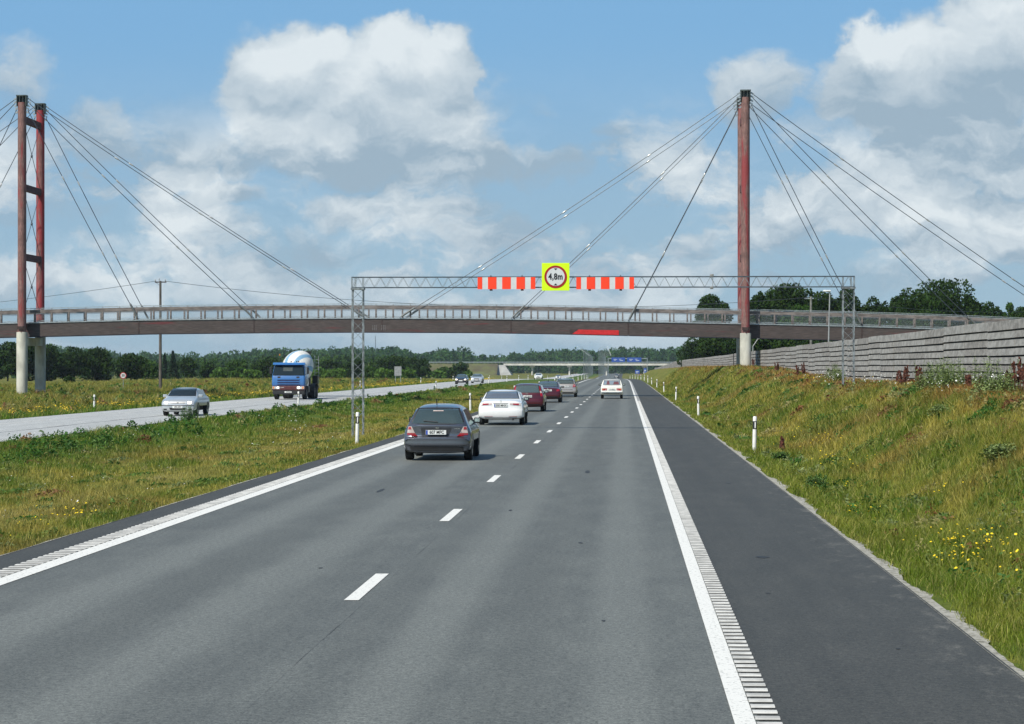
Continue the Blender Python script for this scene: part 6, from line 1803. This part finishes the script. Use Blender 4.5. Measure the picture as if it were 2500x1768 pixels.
def simple_oncoming(name, label, paintm, x, Y, lit, body, glass=M_GLASSL):
    c = Car(name, label, body, paintm, x, Y, oncoming=True, wheels=(.85, 3.5), wr=.31)
    c.glass([(-.67, .995), (.67, .995), (.57, 1.32), (-.57, 1.32)], 'windscreen', front=True, mat=glass)
    for sgn in (1, -1):
        a = [(.45, .58), (.76, .58), (.74, .74), (.50, .72)]; c.lens(a if sgn > 0 else mx(a), M_LITW if lit else M_LCLR, 'headlight', front=True)
    c.add(c.b.quad([(-.36, .56), (.36, .56), (.38, .70), (-.38, .70)], 8, 2, off=.01, front=True, th=.008), 'grille', M_BLKP)
    c.add(c.b.quad([(-.40, .28), (.40, .28), (.46, .42), (-.46, .42)], 8, 3, off=.008, front=True, th=.008), 'air_intake', M_BLKP)
    plate(c.root, None, (0, 4.40 - PB.L / 2 + .012, .49), back=False, eu=False)
    c.side_glass([(.95, .98), (3.05, .97), (2.6, 1.28), (1.15, 1.29)]); c.mirrors(2.95, .95, paintm)
    return c
XB = Body(4.6, 1.84, [(.42, .24), (.10, .24), (.0, .4), (.0, .6), (.05, .9), (.3, .98), (.7, 1.02), (1.2, 1.32), (1.6, 1.42), (2.3, 1.45), (2.75, 1.36), (3.35, 1.0), (3.7, .96), (4.25, .84), (4.45, .75), (4.54, .66), (4.58, .56), (4.60, .50), (4.60, .34), (4.55, .24), (4.4, .2)], .96, .70, crown=.075, plan=(.08, .09), beltw=.91)
simple_oncoming('saloon_car', 'black saloon with bright headlights, far on the oncoming carriageway', P_BLACK, -23.1, 322, True, PB)
simple_oncoming('saloon_car', 'silver saloon close beside the black one on the oncoming carriageway', P_SILVER, -22.1, 341, False, PB, M_GLASSL)
simple_oncoming('saloon_car', 'white car far on the oncoming carriageway above the red saloon', P_WHITE, -19.6, 545, False, XB)
simple_oncoming('saloon_car', 'tiny pale car farthest on the oncoming carriageway', P_SILVER, -20.8, 840, True, XB)
DK = Car('estate_car', 'small dark car far ahead in our direction, beyond the cream saloon', WB, P_BLACK, .85, 960, wheels=(.95, 3.6), wr=.32)
DK.glass([(-.62, 1.02), (.62, 1.02), (.56, 1.40), (-.56, 1.40)], mat=M_GLASS)
DK.add(DK.b.quad([(-.6, .62), (.6, .62), (.6, .82), (-.6, .82)], 4, 2, off=.01, th=.008), 'licence_plate', M_PLATE)

# ------------------------------------------------------------------ concrete mixer
TX, TY = -25.0, 169.5
tk = thing('mixer_truck', 'blue concrete mixer truck with a blue and white striped drum', 'truck', (TX, TY + 4.3, -0.05), rz=math.pi)
TO = Vector((0, 4.3, 0))      # nose at local y = 4.3, tail at about -4.4
def tadd(mb, name, mat, parent=None, smooth=False, label=None):
    return mb.build(name, mat, parent if parent is not None else tk, smooth=smooth, fixn=True, label=label)
# cab shell from stacked plan sections
def cab_rows():
    rows = []
    for (z, w, yf, yb, c) in ((1.02, 1.23, 4.26, 2.35, .14), (1.15, 1.25, 4.30, 2.3, .16), (1.75, 1.25, 4.24, 2.3, .16), (1.82, 1.235, 4.20, 2.3, .16), (2.48, 1.14, 3.92, 2.32, .18), (2.60, 1.10, 3.80, 2.34, .20), (2.70, 1.02, 3.6, 2.4, .22), (2.74, .9, 3.4, 2.5, .22)):
        r = []
        n = 6
        pts = []
        for (cx, cy, a0) in ((w - c, yf - c, 0), (-(w - c), yf - c, 90), (-(w - .05), yb + .05, 180), (w - .05, yb + .05, 270)):
            rad = c if a0 < 180 else .05
            for k in range(n + 1):
                a = math.radians(a0 + 90 * k / n); pts.append((cx + rad * math.cos(a), cy + rad * math.sin(a), z))
        pts.append(pts[0]); rows.append(pts)
    return rows
mb = MB(); rows = cab_rows(); mb.grid(rows); mb.add(rows[-1][:-1], [tuple(range(len(rows[-1]) - 1))]); mb.add(rows[0][:-1], [tuple(range(len(rows[0]) - 1))[::-1]])
cab = tadd(mb, 'cab', P_BLUE, smooth=35)
def fy(z):   # front plane of the cab
    return float(np.interp(z, [1.02, 1.15, 1.75, 1.82, 2.48, 2.6], [4.26, 4.30, 4.24, 4.20, 3.92, 3.80]))
M_GLASSD = glass_mat('truck_glass', (0.012, 0.02, 0.022))
M_GLASSD.node_tree.nodes['Principled BSDF'].inputs['Coat Weight'].default_value = 0.2
M_GLASSD.node_tree.nodes['Principled BSDF'].inputs['Specular IOR Level'].default_value = 0.4
def fpanel(x0, x1, z0, z1, off, th, n=6, m=3, curve=.03, xt=None):
    mb = MB(); rows = []
    xt = xt or (x0, x1)
    for j in range(m + 1):
        v = j / m; z = z0 + (z1 - z0) * v; a = x0 + (xt[0] - x0) * v; b = x1 + (xt[1] - x1) * v
        r_ = []
        for i in range(n + 1):
            x_ = b + (a - b) * i / n; d_ = curve * (x_ / 1.2) ** 4
            if curve < 0:
                w_ = float(np.interp(z, [1.02, 1.15, 1.75, 1.82, 2.48, 2.6], [1.23, 1.25, 1.25, 1.235, 1.14, 1.10])); c_ = .165
                e_ = max(0, abs(x_) - (w_ - c_)); d_ = c_ - math.sqrt(max(0, c_ * c_ - e_ * e_))
            r_.append((x_, fy(z) + off - d_, z))
        rows.append(r_)
    mb.slab(rows, (0, 1, 0), th); return mb
tadd(fpanel(-1.20, 1.20, 1.79, 2.56, .022, .01, 28, 5, -1, (-1.08, 1.08)), 'windscreen', M_GLASSD)
tadd(fpanel(-.28, .42, 2.12, 2.44, .030, .004, 4, 2, .0), 'sun_blind', pmat('blind_grey', (.05, .065, .065), .8), bpy.data.objects.get('windscreen') if False else None)
mb = MB(); rows = []      # sun visor
for j in range(4):
    v = j / 3; rows.append([(1.2 * (1 - 2 * i / 10), 3.95 + .20 * (1 - v) - .10 * (1 - 2 * i / 10) ** 4, 2.60 + .15 * v) for i in range(11)])
mb.slab(rows, (0, 1, -.2), .03); tadd(mb, 'sun_visor', P_BLUE, smooth=40)
for s_ in (-1, 1):
    mb = MB(); xs_ = lambda z: 1.257 - .13 * (z - 1.75)
    mb.slab([[(s_ * xs_(1.86), 3.75, 1.86), (s_ * xs_(1.86), 2.6, 1.86)], [(s_ * xs_(2.42), 3.55, 2.42), (s_ * xs_(2.42), 2.6, 2.42)]], (s_, 0, 0), .005); tadd(mb, 'side_window', M_GLASS)
    mb = MB(); mb.bbox(min(s_ * 1.30, s_ * 1.48), max(s_ * 1.30, s_ * 1.48), 3.82, 3.92, 1.9, 2.4, .03); m1 = tadd(mb, 'mirror', M_BLKP); mb = MB(); mb.tube([(s_ * 1.15, 3.86, 2.42), (s_ * 1.38, 3.87, 2.42)], .02, 6); mb.tube([(s_ * 1.2, 3.86, 1.86), (s_ * 1.38, 3.87, 1.88)], .02, 6); tadd(mb, 'mirror_arm', M_BLKP, m1)
    mb = MB(); mb.bbox(min(s_ * .62, s_ * 1.2), max(s_ * .62, s_ * 1.2), 4.25, 4.37, .78, .98, .03); hl = tadd(mb, 'headlight', M_LCLR)
    mb = MB(); mb.lathe([(.085, 4.372), (.07, 4.385)], 18, 'Y', (s_ * .78, 0, .89)); tadd(mb, 'lamp_lens', M_LIT if s_ < 0 else M_LITW, hl)
    mb = MB(); mb.box(min(s_ * 1.04, s_ * 1.15), max(s_ * 1.04, s_ * 1.15), 4.372, 4.38, .82, .95); tadd(mb, 'indicator', M_LAMB, hl)
    tadd(fpanel(min(s_ * .98, s_ * 1.10), max(s_ * .98, s_ * 1.10), 1.18, 1.38, .012, .01), 'air_slot', M_BLKP)
    tadd(fpanel(min(s_ * .60, s_ * .82), max(s_ * .60, s_ * .82), 1.60, 1.72, .012, .01), 'air_slot', M_BLKP)
M_SLOT = pmat('slot_dark_blue', (.008, .02, .10), .6)
for (z0, z1) in ((1.38, 1.47), (1.21, 1.30), (1.06, 1.12)):
    tadd(fpanel(-.82, .82, z0, z1, .014, .01, 8, 1), 'grille_slot', M_SLOT)
for z0 in (1.31, 1.14, 1.49):
    tadd(fpanel(-.84, .84, z0, z0 + .05, .05, .04, 8, 1), 'grille_bar', P_BLUE)
mb = MB(); mb.bbox(-1.24, 1.24, 4.05, 4.34, .70, 1.03, .05); fb = tadd(mb, 'front_bumper', pmat('bumper_maroon', (.09, .02, .022), .5, var=.2))
mb = MB(); mb.bbox(-1.2, 1.2, 3.95, 4.30, .38, .695, .06); tadd(mb, 'lower_bumper', M_BLKP)
text_obj('lettering', 'SCANIA', .11, M_SIGNW, fb, (.50, 4.345, .90), rz=math.pi, extrude=.002)
plate(tk, '158 MAK', (.02, 4.31, .56), back=False, w=.52, h=.115, eu=False)
# chassis, tanks, fenders
mb = MB(); mb.box(-.45, -.33, -4.2, 3.9, .72, .98); mb.box(.33, .45, -4.2, 3.9, .72, .98)
for yy in (-3.9, -2.2, -.6, 1.2): mb.box(-.33, .33, yy, yy + .1, .76, .94)
tadd(mb, 'chassis', M_BLKP)
for s_ in (-1, 1):
    mb = MB(); a, b = sorted((s_ * .55, s_ * 1.15)); mb.bbox(a, b, .9, 2.0, .5, 1.0, .08); tadd(mb, 'fuel_tank', pmat('tank_dark', (.05, .05, .05), .5, metal=.4), smooth=40)
    for yy in (3.05,):
        wheel(tk, s_ * 1.05, yy, .50, .30, mat=M_BLKP)
    for yy in (-1.4, -2.75):
        wheel(tk, s_ * .95, yy, .50, .52, mat=M_BLKP)
    mb = MB(); rows = []
    for k in range(15):
        a_ = math.pi * (.08 + .84 * k / 14); rows.append([(s_ * .7, -2.08 + math.cos(a_) * 1.35, .5 + math.sin(a_) * .66), (s_ * 1.24, -2.08 + math.cos(a_) * 1.35, .5 + math.sin(a_) * .66)])
    mb.slab(rows, (0, 0, 1), .02); tadd(mb, 'mudguard', M_BLKP)
    mb = MB(); rows = []
    for k in range(11):
        a_ = math.pi * (.02 + .96 * k / 10); rows.append([(s_ * .86, 3.05 + math.cos(a_) * .60, .5 + math.sin(a_) * .60), (s_ * 1.235, 3.05 + math.cos(a_) * .60, .5 + math.sin(a_) * .60)])
    mb.slab(rows, (0, 0, 1), .02); tadd(mb, 'mudguard', M_BLKP)
# drum with spiral stripes
M_DW = pmat('drum_white', (.80, .77, .70), .45, var=.08); M_DB = pmat('drum_blue', (.22, .40, .56), .45, var=.06)
prof = chaikin([(.30, 2.05), (.62, 2.0), (.80, 1.75), (1.13, .9), (1.19, .1), (1.13, -.9), (.85, -2.1), (.55, -2.9), (.48, -3.05)], 2)
tilt = math.radians(13); dc = Vector((0, -.55, 2.40)); mb = MB(); n = 72
Rm = Matrix.Rotation(-tilt, 3, 'X')
vs = []
for (r, h) in prof:
    for k in range(n):
        a = 2 * math.pi * k / n - h * .33; vs.append(tuple(dc + Rm @ Vector((r * math.cos(a), h, r * math.sin(a)))))
mb.v = vs
for i in range(len(prof) - 1):
    for k in range(n):
        k2 = (k + 1) % n; mb.f.append((i * n + k, (i + 1) * n + k, (i + 1) * n + k2, i * n + k2))
        mb.mi.append(1 if k % 12 < 4 else 0)
mb.f.append(tuple(range(n))); mb.mi.append(0)
drum = tadd(mb, 'mixer_drum', [M_DW, M_DB], smooth=40)
mb = MB(); mb.box(-.5, .5, 1.3, 1.55, .99, 1.95); mb.bbox(-.42, .42, 1.35, 1.75, 1.75, 2.25, .05); tadd(mb, 'drum_pedestal', M_BLKP)
mb = MB()
for s_ in (-1, 1):
    mb.beam((s_ * .42, -3.7, .95), (s_ * .62, -3.3, 2.35), .1); mb.beam((s_ * .42, -2.6, .95), (s_ * .62, -3.3, 2.35), .08)
mb.beam((-.66, -3.3, 2.35), (.66, -3.3, 2.35), .12); mb.bbox(-.7, -.45, -3.35, -3.1, 2.1, 2.35, .03); mb.bbox(.45, .7, -3.35, -3.1, 2.1, 2.35, .03)
tadd(mb, 'rear_frame', M_BLKP)
mb = MB(); rows = []     # charging hopper
for (z, hw, hl) in ((2.95, .25, .2), (3.25, .42, .35), (3.65, .60, .5)):
    y0 = -3.75; rows.append([(-hw, y0 - hl, z), (hw, y0 - hl, z), (hw, y0 + hl, z), (-hw, y0 + hl, z), (-hw, y0 - hl, z)])
mb.grid(rows); tadd(mb, 'hopper', pmat('hopper_dark', (.035, .035, .04), .6))
mb = MB(); mb.slab([[(-.25, -3.8, 2.6), (.25, -3.8, 2.6)], [(-.18, -4.5, 1.3), (.18, -4.5, 1.3)]], (0, 1, 0), .04); tadd(mb, 'chute', M_BLKP)
mb = MB()
for xx in (-1.15, -.85): mb.tube([(xx, -4.15, .8), (xx, -3.95, 3.3)], .03, 6)
for k in range(9): mb.tube([(-1.15, -4.13 + k * .02, 1.0 + k * .25), (-.85, -4.13 + k * .02, 1.0 + k * .25)], .018, 5)
tadd(mb, 'ladder', M_GALV)
mb = MB(); mb.bbox(-1.1, -.7, -4.1, -3.6, 1.0, 1.75, .05); mb.bbox(-1.1, -.75, .1, .75, 1.05, 1.6, .05); tadd(mb, 'water_tank', M_BLKP)
mb = MB(); mb.tube([(.85, 2.9, 2.7), (.85, 2.9, 3.28)], .02, 6); bc = tadd(mb, 'beacon_pole', M_BLKP); mb = MB(); mb.lathe([(.04, 3.28), (.045, 3.34), (.03, 3.4)], 12, 'Z', (.85, 2.9, 0)); tadd(mb, 'beacon', M_LAMB, bc)
for s_ in (-.05, -.48, -.62): 
    mb = MB(); mb.lathe([(.05, 3.2), (.05, 3.24)], 12, 'Y', (s_, 0, 2.84)); mb.box(s_ - .01, s_ + .01, 3.2, 3.22, 2.72, 2.8); tadd(mb, 'work_lamp', M_BLKP)
# ------------------------------------------------------------------ haze
hm = bpy.data.materials.new('summer_haze'); hm.use_nodes = True
n = NT(hm.node_tree); n.nodes.clear()
pv = n.new('ShaderNodeVolumePrincipled'); pv.inputs['Color'].default_value = (0.80, 0.90, 1.0, 1); pv.inputs['Density'].default_value = HAZE
pv.inputs['Anisotropy'].default_value = 0.2
out = n.new('ShaderNodeOutputMaterial'); n.link(pv.outputs[0], out.inputs['Volume'])
mb = MB(); mb.box(-2500, 2500, -120, 4200, -6, 40)
hz_ = mb.build('haze', hm); stuff(hz_, 'thin blue summer haze over the plain')
